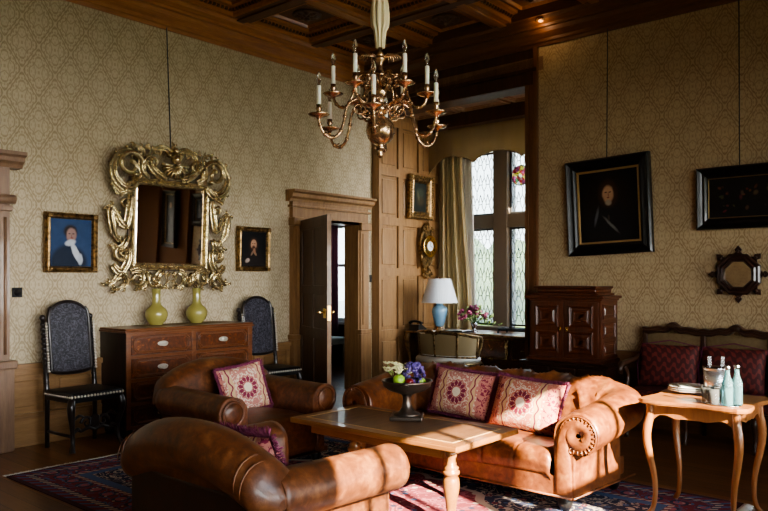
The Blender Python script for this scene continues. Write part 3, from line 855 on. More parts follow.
# ------------------------------------------------ club armchairs
def make_armchair(label, loc, rz, mat, seatm):
    r = thing('club_armchair', label, 'armchair', loc, rz, 'brown leather club armchairs')
    w = .455
    for s in (-1, 1):
        n = 26
        path = [(s * w, .80 * (i / (n - 1))) for i in range(n)]
        czs = [.515 + .02 * (i / (n - 1)) for i in range(n)]
        mb = MB(); rows, prof = roll_sweep(mb, path, [(s, 0)] * n, czs, .112, .11, -.13, -.03, .2, lambda u, j: -.003 * (1 if u < .05 else 0), 22)
        for row, sg in ((rows[0], 1), (rows[-1], -1)): mb._f(row)
        mb.build('arm', mat, r)
        mb = MB()
        mb.tube([(s * w + .086 * cos(t * pi / 12), -.008, .515 + .086 * sin(t * pi / 12)) for t in range(24)], .011, 7, closed=True)
        mb.lathe([(.078, 0), (.074, .007), (.03, .011), (0, .012)], (s * w, -.004, .515), 24, (0, -1, 0))
        for t in range(22):
            a = t * 2 * pi / 22
            mb.tube([(s * w + .092 * cos(a), -.004, .515 + .092 * sin(a)), (s * w + .11 * cos(a), .02, .515 + .11 * sin(a))], [.004, .006], 5)
        mb.box((s * (w - .075), -.006, .27), (.085, .03, .3), bevel=.012)
        mb.build('arm_front', mat, r)
    # back: arched roll
    mb = MB(); n = 44; rows = []
    Hh = lambda x: .70 - .17 * (abs(x) / .56) ** 2.3
    for i in range(n):
        u = i / (n - 1) * 2 - 1; x = .565 * u; c = Hh(x); rr = .118 * (1 - max(0, abs(u) - .86) / .14 * .75) if abs(u) > .86 else .118
        yc = .86 - .05 * abs(u) ** 3
        pr = [(yc - .16, .34), (yc - .155, .42), (yc - .145, (c + .42) / 2)]
        for k in range(21):
            a = pi - .2 - (pi + .75) * k / 20; q = rr * cos(a)
            pr.append((yc + (q * 1.15 if q < 0 else q), c + rr * sin(a)))
        pr += [(yc + .03, c - rr * 1.0), (yc + .02, .4), (yc + .02, .11)]
        rows.append([mb.bm.verts.new((x * (1 - .14 * (pz < c - rr * .9) * 1), py, pz)) for py, pz in pr])
    for a, b in zip(rows, rows[1:]):
        for j in range(len(a) - 1): mb._f([a[j], a[j + 1], b[j + 1], b[j]], True)
    mb._f(rows[0]); mb._f(rows[-1])
    # pleats where the back roll meets each end
    for s in (-1, 1):
        for q, ux in enumerate((.47, .43)):
            c = Hh(ux * 1.0); pts = []
            for k in range(11):
                a = pi * .85 - pi * .9 * k / 10; pts.append((s * ux, .852 + .1165 * cos(a), c + .1165 * sin(a)))
            mb.tube(pts, [.001] + [.004] * 9 + [.001], 5)
    mb.build('backrest', mat, r)
    MB().span((-.475, .87, .105), (.475, .893, .54), bevel=.008).build('outside_back', M['leather_dark'], r, label='outside back leather darkened to stand for shade')  # shade of the rear side is put into this panel's colour
    mb = MB()
    def sf(u, v):
        x = (-.325 + .65 * v); pr = [(-.03, .17), (-.045, .24), (-.05, .33), (-.035, .375), (.02, .40), (.2, .415), (.45, .41), (.72, .385)]
        f = u * (len(pr) - 1); i = min(int(f), len(pr) - 2); t = f - i
        y = pr[i][0] * (1 - t) + pr[i + 1][0] * t; z = pr[i][1] * (1 - t) + pr[i + 1][1] * t
        e = max(0, abs(v - .5) - .4) / .1
        return Vector((x, y + .02 * e ** 2 * (y < .1), z - .04 * e ** 2 + .03 * (1 - (2 * v - 1) ** 2) * (z > .36)))
    mb.grid(sf, 26, 26); mb.tube([(-.32, -.03, .385), (.32, -.03, .385)], .006, 6)
    mb.build('seat_cushion', seatm, r)
    mb = MB(); mb.span((-w + .05, .0, .10), (w - .05, .86, .2), bevel=.01); mb.span((-.48, .0, .10), (.48, .84, .14), bevel=.01)
    mb.build('base', mat, r)
    for x in (-.41, .41):
        for y in (.07, .8):
            mb = MB(); mb.lathe([(.022, 0), (.035, .03), (.04, .07), (.03, .105)], (x, y, .012), 12); mb.build('foot', M['black'], r)
    return r
make_armchair('brown leather armchair in front of the chest of drawers, patterned cushion in it', (3.61, 4.12, 0), 0, M['leather'], M['leather'])
make_armchair('foreground brown leather armchair seen from behind, its arm in sunlight', (2.80, 2.82, 0), pi / 2, M['leather'], M['leather'])
pillow('square floral needlepoint cushion leaning in armchair by the chest of drawers', (3.68, 4.66, .585), .42, .37, .13, (radians(-16), radians(-7), radians(-4)), M['needle'])
pillow('plum fringed cushion in the foreground armchair, seen edge on', (2.27, 2.80, .545), .52, .38, .15, (radians(-24), radians(4), radians(84)), M['needle'], depth=.05)

# ------------------------------------------------ coffee table
ct = thing('coffee_table', 'low rectangular wooden coffee table with turned legs before sofa', 'table', (3.735, 3.09, 0.012))
mb = MB(); mb.span((-.345, -.70, .455), (.345, .70, .488), bevel=.008); mb.build('table_top', M['table'], ct)
mb = MB(); T = T4((0, 0, .488), (1, 0, 0), (0, 1, 0))
mb.frame(T, .69, 1.40, [(.002, -.002), (.002, .003), (.08, .003), (.083, .001)]); mb.build('top_border', M['table'], ct); mb = MB(); mb.frame(T, .535, 1.245, [(0, 0), (0, .0042), (.009, .0042), (.009, 0)]); mb.build('inlay_line', M['inlay'], ct)
mb = MB(); mb.span((-.262, -.615, .486), (.262, .615, .4905)); mb.build('inset_panel', M['table_in'], ct)
mb = MB()
for s in (-1, 1):
    mb.span((s * .275 - .012, -.55, .395), (s * .275 + .012, .55, .455), bevel=.003); mb.span((-.275, s * .55 - .012, .395), (.275, s * .55 + .012, .455), bevel=.003)
mb.build('apron', M['table'], ct)
lp_ = [(.026, 0), (.034, .015), (.030, .04), (.020, .06), (.026, .075), (.028, .10), (.034, .15), (.046, .21), (.050, .25), (.047, .285), (.036, .305), (.050, .312), (.050, .33), (.036, .336), (.046, .35), (.026, .365), (.026, .40), (.034, .42), (.034, .455)]
for x, y in ((-.27, -.61), (-.20, .22), (.27, .61), (.215, -.25)):
        mb = MB(); mb.lathe(lp_, (x, y, 0), 18); mb.build('leg', M['table'], ct)

# compote with fruit and flowers
BX, BY, BZt = 3.882, 3.148, .5035
mb = MB()
mb.box((0, 0, .012), (.20, .20, .024), bevel=.006)
mb.lathe([(.085, .024), (.08, .034), (.05, .045), (.032, .07), (.026, .10), (.026, .135), (.034, .15), (.06, .16), (.11, .175), (.145, .20), (.152, .225), (.160, .232), (.158, .24), (.145, .236), (.135, .21), (.09, .185), (0, .178)], n=32)
for s in (-1, 1): mb.tube([(s * .15, -.02, .225), (s * .178, -.018, .23), (s * .185, 0, .235), (s * .178, .018, .23), (s * .15, .02, .225)], .006, 6)
bw = mb.build('fruit_bowl', M['pewter'], None, (BX, BY, BZt)); bw.rotation_euler = (0, 0, .6); tag(bw, 'dark metal footed bowl of fruit standing on the coffee table', 'bowl')
bw.scale = (1.1, 1.1, 1.1)
def P2(dr, dn, z):
    dr, dn, z = dr * 1.12, dn * 1.1, z * 1.1   # right / towards-viewer offsets from the bowl centre, in the room's axes
    return (BX + dr * .654 - dn * .757, BY - dr * .757 - dn * .654, BZt + z)
def fruit(nm, label, c, rr, mat, sc=(1, 1, .92)):
    t = thing(nm, label, 'fruit', c); mb = MB()
    mb.lathe([(0, -rr * .8), (rr * .45, -rr * .92), (rr * .85, -rr * .5), (rr, 0), (rr * .9, rr * .5), (rr * .5, rr * .85), (rr * .15, rr * .8), (0, rr * .7)], n=18); mb.build('flesh', mat, t)
    MB().tube([(0, 0, rr * .7), (.004, 0, rr * 1.1)], .0018, 5).build('stalk', M['leaf'], t); return t
fruit('green_apple', 'shiny green apple at the front left of the bowl', P2(-.05, .06, .245), .042, M['apple'])
fruit('green_apple', 'pale green apple half hidden at the right of the bowl', P2(.085, .03, .228), .034, M['apple'])
fruit('red_plum', 'dark red plum in the middle of the fruit bowl', P2(.012, .08, .236), .030, M['gloss_red'])
t = thing('grape_bunch', 'bunch of purple grapes heaped on the right of the bowl', 'grapes', P2(.04, 0, .27)); mb = MB()
rnd = random.Random(5)
for i in range(110):
    a, b = rnd.uniform(0, 2 * pi), rnd.uniform(-.6, 1.2); q = .078
    mb.sphere((q * cos(a) * cos(b), q * sin(a) * cos(b) * .9, q * sin(b) * 1.1 + (.0)), .0135, 7, 5)
mb.build('berries', M['grape'], t); MB().tube([(0, 0, .04), (.01, 0, .09)], .003, 5).build('stalk', M['leaf'], t)
t = thing('cream_flowers', 'spray of cream and pale green flowers in the bowl', 'flowers', P2(-.055, -.01, .25)); mb = MB(); lf = MB()
for i in range(26):
    a = rnd.uniform(0, 2 * pi); e = rnd.uniform(.35, 1.3); R_ = rnd.uniform(.075, .125)
    c = Vector((R_ * cos(a) * cos(e), R_ * sin(a) * cos(e), R_ * sin(e)))
    for q in range(5):
        b = q * 2 * pi / 5; d = Vector((cos(b), sin(b), .5)); mb.sphere(c + d * .014, .017, 6, 4, (1, .45, .3), (0, -.5, b))
    lf.tube([(0, 0, -.03), c], .002, 4); lf.sphere(c * .75, .02, 6, 4, (1, .35, .2), (0, -e, a))
mb.build('petals', M['petal'], t); lf.build('leaves', M['leaf_pale'], t)

# ------------------------------------------------ rug
def rug_mat():
    m = Mat('oriental_rug', .95); x, y, z = m.xyz()
    hx, hy = 1.42, 2.15
    dx = hx - x.abs(); dy = hy - y.abs(); d = dx.min(dy)
    vor = m.voro(15, 'F1', 'Color', .9); sep = m.nt.nodes.new('ShaderNodeSeparateColor'); m.nt.links.new(vor.v, sep.inputs[0])
    r1 = N(m.nt, sep.outputs[0]); r2 = N(m.nt, sep.outputs[1])
    vd = m.voro(15, 'F1', 'Distance', .9)
    swirl = (m.noise(6, 3, .5, dist=1.5) * 34).sin()
    navy, red, cream, blue, pink = S(34, 38, 66), S(120, 34, 44), S(198, 178, 160), S(70, 98, 140), S(170, 92, 100)
    field = m.mix(swirl.gt(.72), navy, cream)
    field = m.mix(vd.lt(.34) * r1.gt(.35), field, m.ramp(r2, [(0, red), (.35, blue), (.6, pink), (.8, cream)], True))
    field = m.mix(vd.lt(.14) * r1.gt(.35), field, m.ramp(r1, [(0, cream), (.6, navy), (.8, red)], True))
    # medallion
    rr = ((x / .62) ** 2 + (y / 1.05) ** 2).sqrt() + ((y.atan2(x)) * 16).cos() * .035
    redf = m.mix(swirl.gt(.6), red, pink); redf = m.mix(vd.lt(.32) * r1.gt(.3), redf, m.ramp(r2, [(0, navy), (.4, cream), (.7, blue)], True))
    field = m.mix(rr.lt(1.0), field, redf); field = m.mix((rr - 1.0).abs().lt(.035), field, cream)
    # main border
    pos = x + y
    rose = ((x * 19).cos() * (y * 19).cos())
    bord = m.mix(rose.abs().gt(.45), red, navy); bord = m.mix(rose.abs().gt(.75), bord, pink); bord = m.mix(vd.lt(.16), bord, cream); bord = m.mix(swirl.gt(.85), bord, blue)
    c = m.mix(d.lt(.40), field, bord)
    c = m.mix((d - .40).abs().lt(.035), c, blue)
    tooth = ((pos * 110).sin().gt(0))
    c = m.mix((d - .345).abs().lt(.016), c, m.mix(tooth, cream, red)); c = m.mix((d - .12).abs().lt(.02), c, m.mix(tooth, cream, navy))
    c = m.mix(d.lt(.10), c, m.mix(((pos * 60).sin().gt(.5)), red, blue)); c = m.mix(d.lt(.035), c, S(70, 20, 28))
    c = m.mix(m.noise(4, 3) * .35, c, S(60, 52, 70))
    m.color(c); m.bump(m.noise(300, 2), .5, .004); return m.m
rug = thing('oriental_rug', 'blue and red patterned oriental rug with pale fringe on floor', 'rug', (3.66, 3.46, 0))
mb = MB()
mb.grid(lambda u, v: Vector(((u - .5) * 2.84, (v - .5) * 4.3, .010 + .0015 * sin(u * 31) * sin(v * 23))), 30, 40); mb.span((-1.42, -2.15, 0.0005), (1.42, 2.15, .008)); mb.build('pile', rug_mat(), rug)
for s in (-1, 1):
    mb = MB(); rnd = random.Random(9)
    for i in range(230):
        x = -1.42 + 2.84 * i / 229
        mb.tube([(x, s * 2.14, .008), (x + rnd.uniform(-.006, .006), s * 2.17, .007), (x + rnd.uniform(-.014, .014), s * (2.20 + rnd.uniform(-.01, .01)), .004)], [.0045, .004, .003], 4)
    mb.build('rug_fringe', M['paint_white'], rug)

# ------------------------------------------------ side table (cabriole legs)
st = thing('side_table', 'square light brown side table with curved legs right of the sofa', 'table', (4.66, 1.435, .008))
hx, hy = .29, .30
mb = MB()
pl = []
for i in range(64):
    t = i / 64 * 4; k = int(t); f = t - k; w = .012 * sin(f * 2 * pi * 1.5 + pi / 2 * 0)
    cor = [(-hx, -hy), (hx, -hy), (hx, hy), (-hx, hy)]
    a, b = cor[k], cor[(k + 1) % 4]; x = a[0] + (b[0] - a[0]) * f; y = a[1] + (b[1] - a[1]) * f
    e = min(f, 1 - f); rnd_ = max(0, .06 - e) / .06
    x *= 1 - .05 * rnd_; y *= 1 - .05 * rnd_
    nx = (0, 1, 0, -1)[k]; ny = (-1, 0, 1, 0)[k]; pl.append((x + nx * w * (1 - rnd_), y + ny * w * (1 - rnd_)))
mb.prism(pl, .695, .703); mb.prism([(x * 1.015, y * 1.015) for x, y in pl], .703, .715); mb.prism(pl, .715, .72)
mb.build('table_top', M['cherry'], st)
def scallop(L, n=40):
    top = [(L / 2, 0), (-L / 2, 0)]
    bot = []
    for i in range(n + 1):
        u = i / n; x = -L / 2 + L * u; d = .072 + .009 * cos(u * 6 * pi) + .016 * math.exp(-((u - .5) / .07) ** 2) + .035 * max(0, (abs(u - .5) - .38) / .12) ** 1.5
        bot.append((x, -d))
    return top + bot
mb = MB()
ax, ay = .235, .245
for s in (-1, 1):
    mb.prism(scallop(2 * ax), -.009, .009, T4((0, s * ay, .695), (1, 0, 0), (0, 0, 1)))
    mb.prism(scallop(2 * ay), -.009, .009, T4((s * ax, 0, .695), (0, 1, 0), (0, 0, 1)))
mb.build('apron', M['cherry'], st)
for sx in (-1, 1):
    for sy in (-1, 1):
        mb = MB(); pts = []; rad = []
        for z, o, r_ in ((.69, 0, .024), (.62, .002, .025), (.56, .012, .026), (.48, .016, .0245), (.38, .004, .021), (.26, -.016, .0175), (.14, -.022, .015), (.06, -.012, .0145), (.025, .006, .017), (.004, .020, .018)):
            pts.append((sx * (ax + o), sy * (ay + o), z)); rad.append(r_)
        # resample smoothly
        P_ = []; R_ = []
        for i in range(len(pts) - 1):
            for k in range(4):
                t = k / 4; p0, p1, p2, p3 = [Vector(pts[max(0, min(len(pts) - 1, i + q))]) for q in (-1, 0, 1, 2)]
                P_.append(.5 * ((2 * p1) + (p2 - p0) * t + (2 * p0 - 5 * p1 + 4 * p2 - p3) * t * t + (3 * p1 - p0 - 3 * p2 + p3) * t ** 3)); R_.append(rad[i] * (1 - t) + rad[i + 1] * t)
        P_.append(Vector(pts[-1])); R_.append(rad[-1])
        mb.tube(P_, R_, 10); mb.build('leg', M['cherry'], st)
# things on it
TZ = .728
def lathe_thing(nm, label, cat, loc, prof, mat, group=None, n=24):
    mb = MB(); mb.lathe(prof, n=n); o = mb.build(nm, mat, None, loc); return tag(o, label, cat, group)
for i, nm in enumerate(('lowest', 'middle', 'topmost')):
    lathe_thing('white_plate', 'white china plate on side table, %s of the stack' % nm, 'plate', (4.80, 1.585, TZ + .002 + i * .012), [(.05, 0), (.055, .004), (.09, .012), (.118, .02), (.12, .023), (.09, .016), (.05, .008), (0, .007)], M['white'], 'stacked plates on the side table', 32)
# folded napkin on the plates
mb = MB(); mb.box((0, 0, .006), (.13, .07, .010), bevel=.004); o = mb.build('folded_napkin', M['paint_white'], None, (4.77, 1.59, TZ + .040), (0, .0, .5)); tag(o, 'folded white napkin lying on the stack of plates', 'napkin')
ib = thing('ice_bucket', 'silver ice bucket with upright tongs standing on the side table', 'ice bucket', (4.76, 1.40, TZ))
MB().lathe([(.062, .002), (.066, .01), (.070, .09), (.074, .175), (.071, .175), (.066, .09), (.060, .014), (0, .012)], n=28).build('bucket_body', M['chrome'], ib)
MB().lathe([(.0755, .170), (.078, .174), (.078, .182), (.0755, .185), (.072, .182), (.072, .17)], n=28).build('silver_rim', M['silver'], ib)
MB().lathe([(.068, 0), (.07, .003), (.07, .010), (.064, .013)], n=28).build('silver_base', M['silver'], ib)
mb = MB()
for s in (-1, 1): mb.box((s * .038 * .654, -s * .038 * .757, .17), (.024, .006, .16), (0, s * .05, -.86), bevel=.002)
mb.build('tongs', M['silver'], ib)
mb = MB(); rnd = random.Random(2)
for i in range(14): mb.box((rnd.uniform(-.028, .028), rnd.uniform(-.028, .028), .03 + i * .006), (.024, .024, .024), (rnd.random() * 3, rnd.random() * 3, 0), bevel=.004)
mb.build('ice_cubes', M['glass'], ib)
tr = MB(); tr.lathe([(.12, 0), (.125, .006), (.118, .006), (.114, .003), (0, .003)], n=36, squash=.8); o = tr.build('glass_tray', M['silver'], None, (4.50, 1.29, TZ + .001), (0, 0, .9)); tag(o, 'small oval silver tray under the tumblers and bottles', 'tray')
gl = [(.026, 0), (.029, .004), (.033, .09), (.0305, .09), (.027, .010), (0, .009)]
for (dx, dy), w in zip(((4.475, 1.365), (4.435, 1.315), (4.535, 1.345), (4.50, 1.29)), ('left rear', 'nearest the table corner', 'behind and beside the bucket', 'next to the bottles')):
    lathe_thing('glass_tumbler', 'clear glass tumbler on silver tray, %s' % w, 'glass', (dx, dy, TZ + .005), gl, M['glass_tumbler'], 'tumblers on the silver tray', 20)
bp = [(.028, 0), (.031, .004), (.031, .11), (.029, .13), (.016, .165), (.013, .18), (.0125, .205), (.0145, .207), (.0145, .222), (0, .222)]
for (dx, dy), l in (((4.445, 1.245), 'blue glass water bottle at the front of tray, shorter looking one'), ((4.52, 1.215), 'blue glass water bottle at the right edge of silver tray')):
    b = thing('water_bottle', l, 'bottle', (dx, dy, TZ + .005), 0, 'blue water bottles on the side table')
    MB().lathe(bp[:-3] + [(0, .205)], n=22).build('bottle_glass', M['glass_blue'], b)
    MB().lathe([(.0145, .203), (.0155, .206), (.0155, .224), (.013, .227), (0, .227)], n=16).build('bottle_cap', M['silver'], b)


# ================================================================== CHEST OF DRAWERS + VASES
cm = thing('chest_of_drawers', 'walnut chest of drawers with brass handles under the gilt mirror', 'chest', (4.19, 6.31, 0))
W2, D2 = .72, .235
mb = MB(); mb.span((-W2, -D2 + .02, .10), (W2, D2, .965)); mb.build('carcass', M['commode_side'], cm)
mb = MB(); mb.span((-W2 - .02, -D2 - .01, .965), (W2 + .02, D2, .985), bevel=.006); mb.span((-W2 - .01, -D2, .985), (W2 + .01, D2, 1.005), bevel=.008); mb.build('top', M['walnut_plain'], cm)
mb = MB()
for x in (-W2 + .025, 0, W2 - .025): mb.span((x - .025, -D2 + .003, .10), (x + .025, -D2 + .03, .965), bevel=.004)
for z in (.10, .315, .53, .745, .95): mb.span((-W2, -D2 + .004, z - .015), (W2, -D2 + .03, z + .015), bevel=.004)
mb.build('drawer_rails', M['walnut_plain'], cm)
for r_ in range(4):
    for c_ in range(2):
        x0, x1 = (-W2 + .055, -.03) if c_ == 0 else (.03, W2 - .055); z0, z1 = .12 + r_ * .215, .295 + r_ * .215 + .005
        dw = MB(); dw.span((x0, -D2 + .004, z0), (x1, -D2 + .03, z1), bevel=.003)
        o = dw.build('drawer', M['walnut'], cm)
        md = MB(); cx_, cz_ = (x0 + x1) / 2, (z0 + z1) / 2; w_, h_ = (x1 - x0) / 2 - .02, (z1 - z0) / 2 - .018; ch = .035
        pts = [(cx_ + a, -D2 + .001, cz_ + b) for a, b in ((-w_ + ch, -h_), (w_ - ch, -h_), (w_, -h_ + ch), (w_, h_ - ch), (w_ - ch, h_), (-w_ + ch, h_), (-w_, h_ - ch), (-w_, -h_ + ch))]
        md.tube(pts, .0075, 6, closed=True); pts2 = [(cx_ + (p[0] - cx_) * .93, p[1] + .001, cz_ + (p[2] - cz_) * .84) for p in pts]; md.tube(pts2, .004, 5, closed=True)
        md.build('drawer_moulding', M['walnut_plain'], o)
        hd = MB(); hd.sphere((cx_, -D2 + .0, cz_), .058, 14, 6, (1, .12, .42)); hd.sphere((cx_, -D2 - .002, cz_), .022, 10, 6, (1, .5, .9))
        P_, R_ = catmull([(cx_ - .036, -D2 - .006, cz_ + .006), (cx_ - .03, -D2 - .024, cz_ - .012), (cx_, -D2 - .028, cz_ - .02), (cx_ + .03, -D2 - .024, cz_ - .012), (cx_ + .036, -D2 - .006, cz_ + .006)], .0042)
        hd.tube(P_, R_, 6); hd.build('drawer_handle', M['satin'], o)
for x in (-W2 + .06, W2 - .06):
    for y in (-D2 + .06, D2 - .06):
        mb = MB(); mb.lathe([(.03, 0), (.042, .03), (.045, .055), (.03, .08), (.036, .10)], (x, y, 0), 14); mb.build('bun_foot', M['commode_side'], cm)
mb = MB(); mb.box((0, 0, .0025), (.98, .26, .004), bevel=.0015); o = mb.build('table_runner', M['olive'], None, (4.24, 6.36, 1.006)); tag(o, 'thin grey green runner mat under vases on the chest', 'mat')
vp = [(.060, 0), (.066, .006), (.064, .014), (.092, .04), (.110, .085), (.110, .12), (.094, .155), (.062, .182), (.046, .20), (.041, .225), (.040, .30), (.042, .345), (.048, .352), (.045, .356), (.034, .34), (.033, .25), (0, .24)]
for x, l in ((3.955, 'left chartreuse glazed bottle vase on the chest of drawers'), (4.42, 'right hand chartreuse bottle vase, nearer the carved chair')):
    l = l.replace('left chartreuse', 'chartreuse').replace(' on the chest of drawers', ' on the chest, the one nearer its left end') if x < 4 else 'chartreuse bottle vase with long neck, under right part of the gilt mirror'
    lathe_thing('bottle_vase', l, 'vase', (x, 6.37, 1.011), vp, M['yellow'], 'chartreuse vases on the chest of drawers', 32)

# ================================================================== TALL CARVED CHAIRS
def tall_chair(label, loc, rz):
    r = thing('high_backed_chair', label, 'chair', loc, rz, 'tall leather backed chairs by the mirror wall')
    w, sd, sh = .225, .20, .475
    # seat
    mb = MB(); mb.box((0, 0, sh), (.50, .43, .055), bevel=.022); mb.box((0, 0, sh - .04), (.49, .42, .035), bevel=.006); mb.build('seat', M['black'], r)
    nb = MB()
    for i in range(17): nb.sphere((-.24 + i * .03, -.217, sh - .005), .012, 7, 5)
    for i in range(13):
        for s in (-1, 1): nb.sphere((s * .252, -.2 + i * .032, sh - .005), .0095, 7, 5)
    nb.build('nail', M['satin'], r)['kind'] = 'stuff'
    # back posts, turned
    for s in (-1, 1):
        mb = MB(); mb.tube([(s * w, sd, 0), (s * w, sd, sh), (s * w, sd + .075, 1.10)], [.020, .022, .017], 8)
        for k in range(13):
            z = .56 + k * .042; mb.sphere((s * w, sd + (z - sh) * .12, z), .025, 9, 6, (1, 1, .8))
        mb.sphere((s * w, sd + .08, 1.12), .026, 10, 7); mb.build('back_post', M['chairwood'], r)
    # arched tooled back panel
    ol = []
    bw2 = .188
    for i in range(25):
        a = pi * i / 24; ol.append((bw2 * cos(a) * (1 if abs(cos(a)) < .97 else 1.0), 1.08 + .185 * sin(a) ** .8 + (.025 if abs(cos(a)) > .8 else 0)))
    for i in range(13):
        a = pi + pi * i / 12; ol.append((bw2 * cos(a), .665 + .035 * sin(a) + (.0)))
    Tm = T4((0, sd - .070, 0), (1, 0, 0), (0, -.0 + .115, 1))
    mb = MB(); mb.prism(ol, -.016, .016, Tm); mb.build('back_panel', M['tooled'], r)
    mb = MB(); mb.tube([Tm @ Vector((x, z, .012)) for x, z in ol], .016, 7, closed=True); mb.build('back_moulding', M['chairwood'], r)
    nb = MB()
    for s in (-1, 1):
        for k in range(17): z = .66 + k * .026; nb.sphere(Tm @ Vector((s * .222, z, .030)), .0125, 7, 5)
    nb.build('nail', M['satin'], r)['kind'] = 'stuff'
    # legs
    for s in (-1, 1):
        P_, R_ = catmull([(s * .225, -.19, .44), (s * .238, -.205, .38), (s * .232, -.20, .30), (s * .212, -.18, .18), (s * .214, -.185, .08), (s * .232, -.21, .03), (s * .235, -.22, .006)], [.030, .034, .028, .019, .018, .024, .026])
        mb = MB(); mb.tube(P_, R_, 10); mb.build('leg', M['chairwood'], r)
        mb = MB(); mb.tube([(s * .225, -.17, .14), (s * .225, sd, .14)], .014, 8); mb.build('side_stretcher', M['chairwood'], r)
    # carved front stretcher with scrolls
    mb = MB()
    for s in (-1, 1):
        pts = []
        for k in range(26):
            t = k / 25; a = t * 2.4 * pi; q = .055 * (1 - t * .78); pts.append((s * (.075 + q * cos(a) * 1.0), -.17, .235 + q * sin(a)))
        mb.tube(pts, [.014 - .008 * k / 25 for k in range(26)], 7)
        P_, R_ = catmull([(s * .205, -.175, .16), (s * .16, -.17, .19), (s * .13, -.17, .17), (s * .06, -.17, .19), (0, -.17, .165)], [.014, .017, .012, .016, .012]); mb.tube(P_, R_, 7)
        P_, R_ = catmull([(s * .20, -.175, .27), (s * .15, -.17, .30), (s * .10, -.17, .285)], [.01, .014, .006]); mb.tube(P_, R_, 7)
    mb.lathe([(.052, -.008), (.058, 0), (.052, .008)], (0, -.17, .24), 20, (0, -1, 0)); mb.build('carved_stretcher', M['chairwood'], r)
    return r
tall_chair('high backed black leather chair with brass nails beside small blue portrait', (3.115, 6.16, 0), radians(4))
tall_chair('high backed dark leather chair between chest of drawers and doorway', (5.235, 6.16, 0), radians(-3))

# ================================================================== GILT MIRROR
def place(o, loc, side, tilt=0, roll=0):
    if side == 'L': m = T4(loc, (1, 0, 0), (0, 0, 1))
    else: m = T4(loc, (0, -1, 0), (0, 0, 1))
    m = m @ Matrix.Rotation(tilt, 4, 'X') @ Matrix.Rotation(roll, 4, 'Z')
    o.location = m.to_translation(); o.rotation_euler = m.to_euler()
gm_ = thing('gilt_mirror', 'large looking glass in an ornate carved gilt scrollwork frame', 'mirror'); place(gm_, (4.175, YL - .085, 2.0), 'L', radians(3.0)); gm_.rotation_euler = (Matrix.Rotation(radians(-3.0), 3, 'Z') @ gm_.rotation_euler.to_matrix()).to_euler()
I4 = Matrix.Identity(4)
mb = MB(); mb.frame(I4, .86, .90, [(0, -.02), (0, .03), (.012, .045), (.028, .035), (.034, .025), (.046, .028), (.056, .012), (.058, 0)]); 
for i in range(46):
    t = i / 45
    for s in (-1, 1): mb.sphere((s * .392, (t - .5) * .86, .036), .008, 6, 4); mb.sphere(((t - .5) * .82, s * .412, .036), .008, 6, 4)
mb.build('inner_frame', M['gilt'], gm_)
mb = MB(); mb.frame(I4, .76, .80, [(0, .0), (.018, .006), (.02, .012), (.031, .012)]); mb.span((-.35, -.37, 0), (.35, .37, .012)); mb.build('mirror_glass', M['mirror'], gm_)
mb = MB(); mb.span((-.44, -.46, -.03), (.44, .46, -.004)); mb.build('backing_board', M['oak_dark'], gm_)
cv = MB()
def frond(pts, w, tip=.25, strands=3, depth=.05):
    """acanthus strand bundle following 2D points"""
    w *= 1.3; pts3 = [Vector((x, y, 0)) for x, y in pts]; n = len(pts3)
    P_, _ = catmull(pts3, 1.0, 6); m = len(P_)
    for k in range(strands):
        o = (k - (strands - 1) / 2) * .62
        out = []; rr = []
        for i, p in enumerate(P_):
            t = i / (m - 1); prof_ = (sin(pi * min(1, t * 1.15 + .12)) ** .7) * (1 - t) + tip * t + .15
            d = P_[min(i + 1, m - 1)] - P_[max(i - 1, 0)]; nn = Vector((-d.y, d.x, 0)).normalized()
            out.append(p + nn * o * w * prof_ * 1.6 + Vector((0, 0, .03 + depth * prof_ * (1 - abs(o) * .7)))); rr.append(max(.0035, w * .56 * prof_))
        cv.tube(out, rr, 7)
    # curled side leaves
    for i in range(3, m - 3, 6):
        d = (P_[i + 1] - P_[i]).normalized(); nn = Vector((-d.y, d.x, 0))
        for s in (-1, 1):
            c = P_[i]; cv.tube([c + nn * s * w * .6 + Vector((0, 0, .05)), c + nn * s * w * 1.1 + d * w * .6 + Vector((0, 0, .055)), c + nn * s * w * 1.25 + d * w * 1.3 + Vector((0, 0, .035))], [w * .42, w * .36, w * .16], 6)
def spiral(cx, cy, r, a0, turns, s, w, depth=.05):
    w *= 1.3; pts = []; m = 30
    for i in range(m):
        t = i / (m - 1); q = r * (1 - .80 * t); a = a0 + turns * 2 * pi * t
        pts.append((s * (cx + q * cos(a)), cy + q * sin(a)))
    P_ = [Vector((x, y, .03 + depth * (.35 + .65 * i / m))) for i, (x, y) in enumerate(pts)]
    cv.tube(P_, [w * (1 - .55 * i / m) for i in range(m)], 8)
    cv.tube([p + Vector((0, 0, w * .8)) for p in P_], [w * .35 * (1 - .5 * i / m) for i in range(m)], 6)
    cv.sphere(P_[-1] + Vector((0, 0, .01)), w * .9, 8, 6)
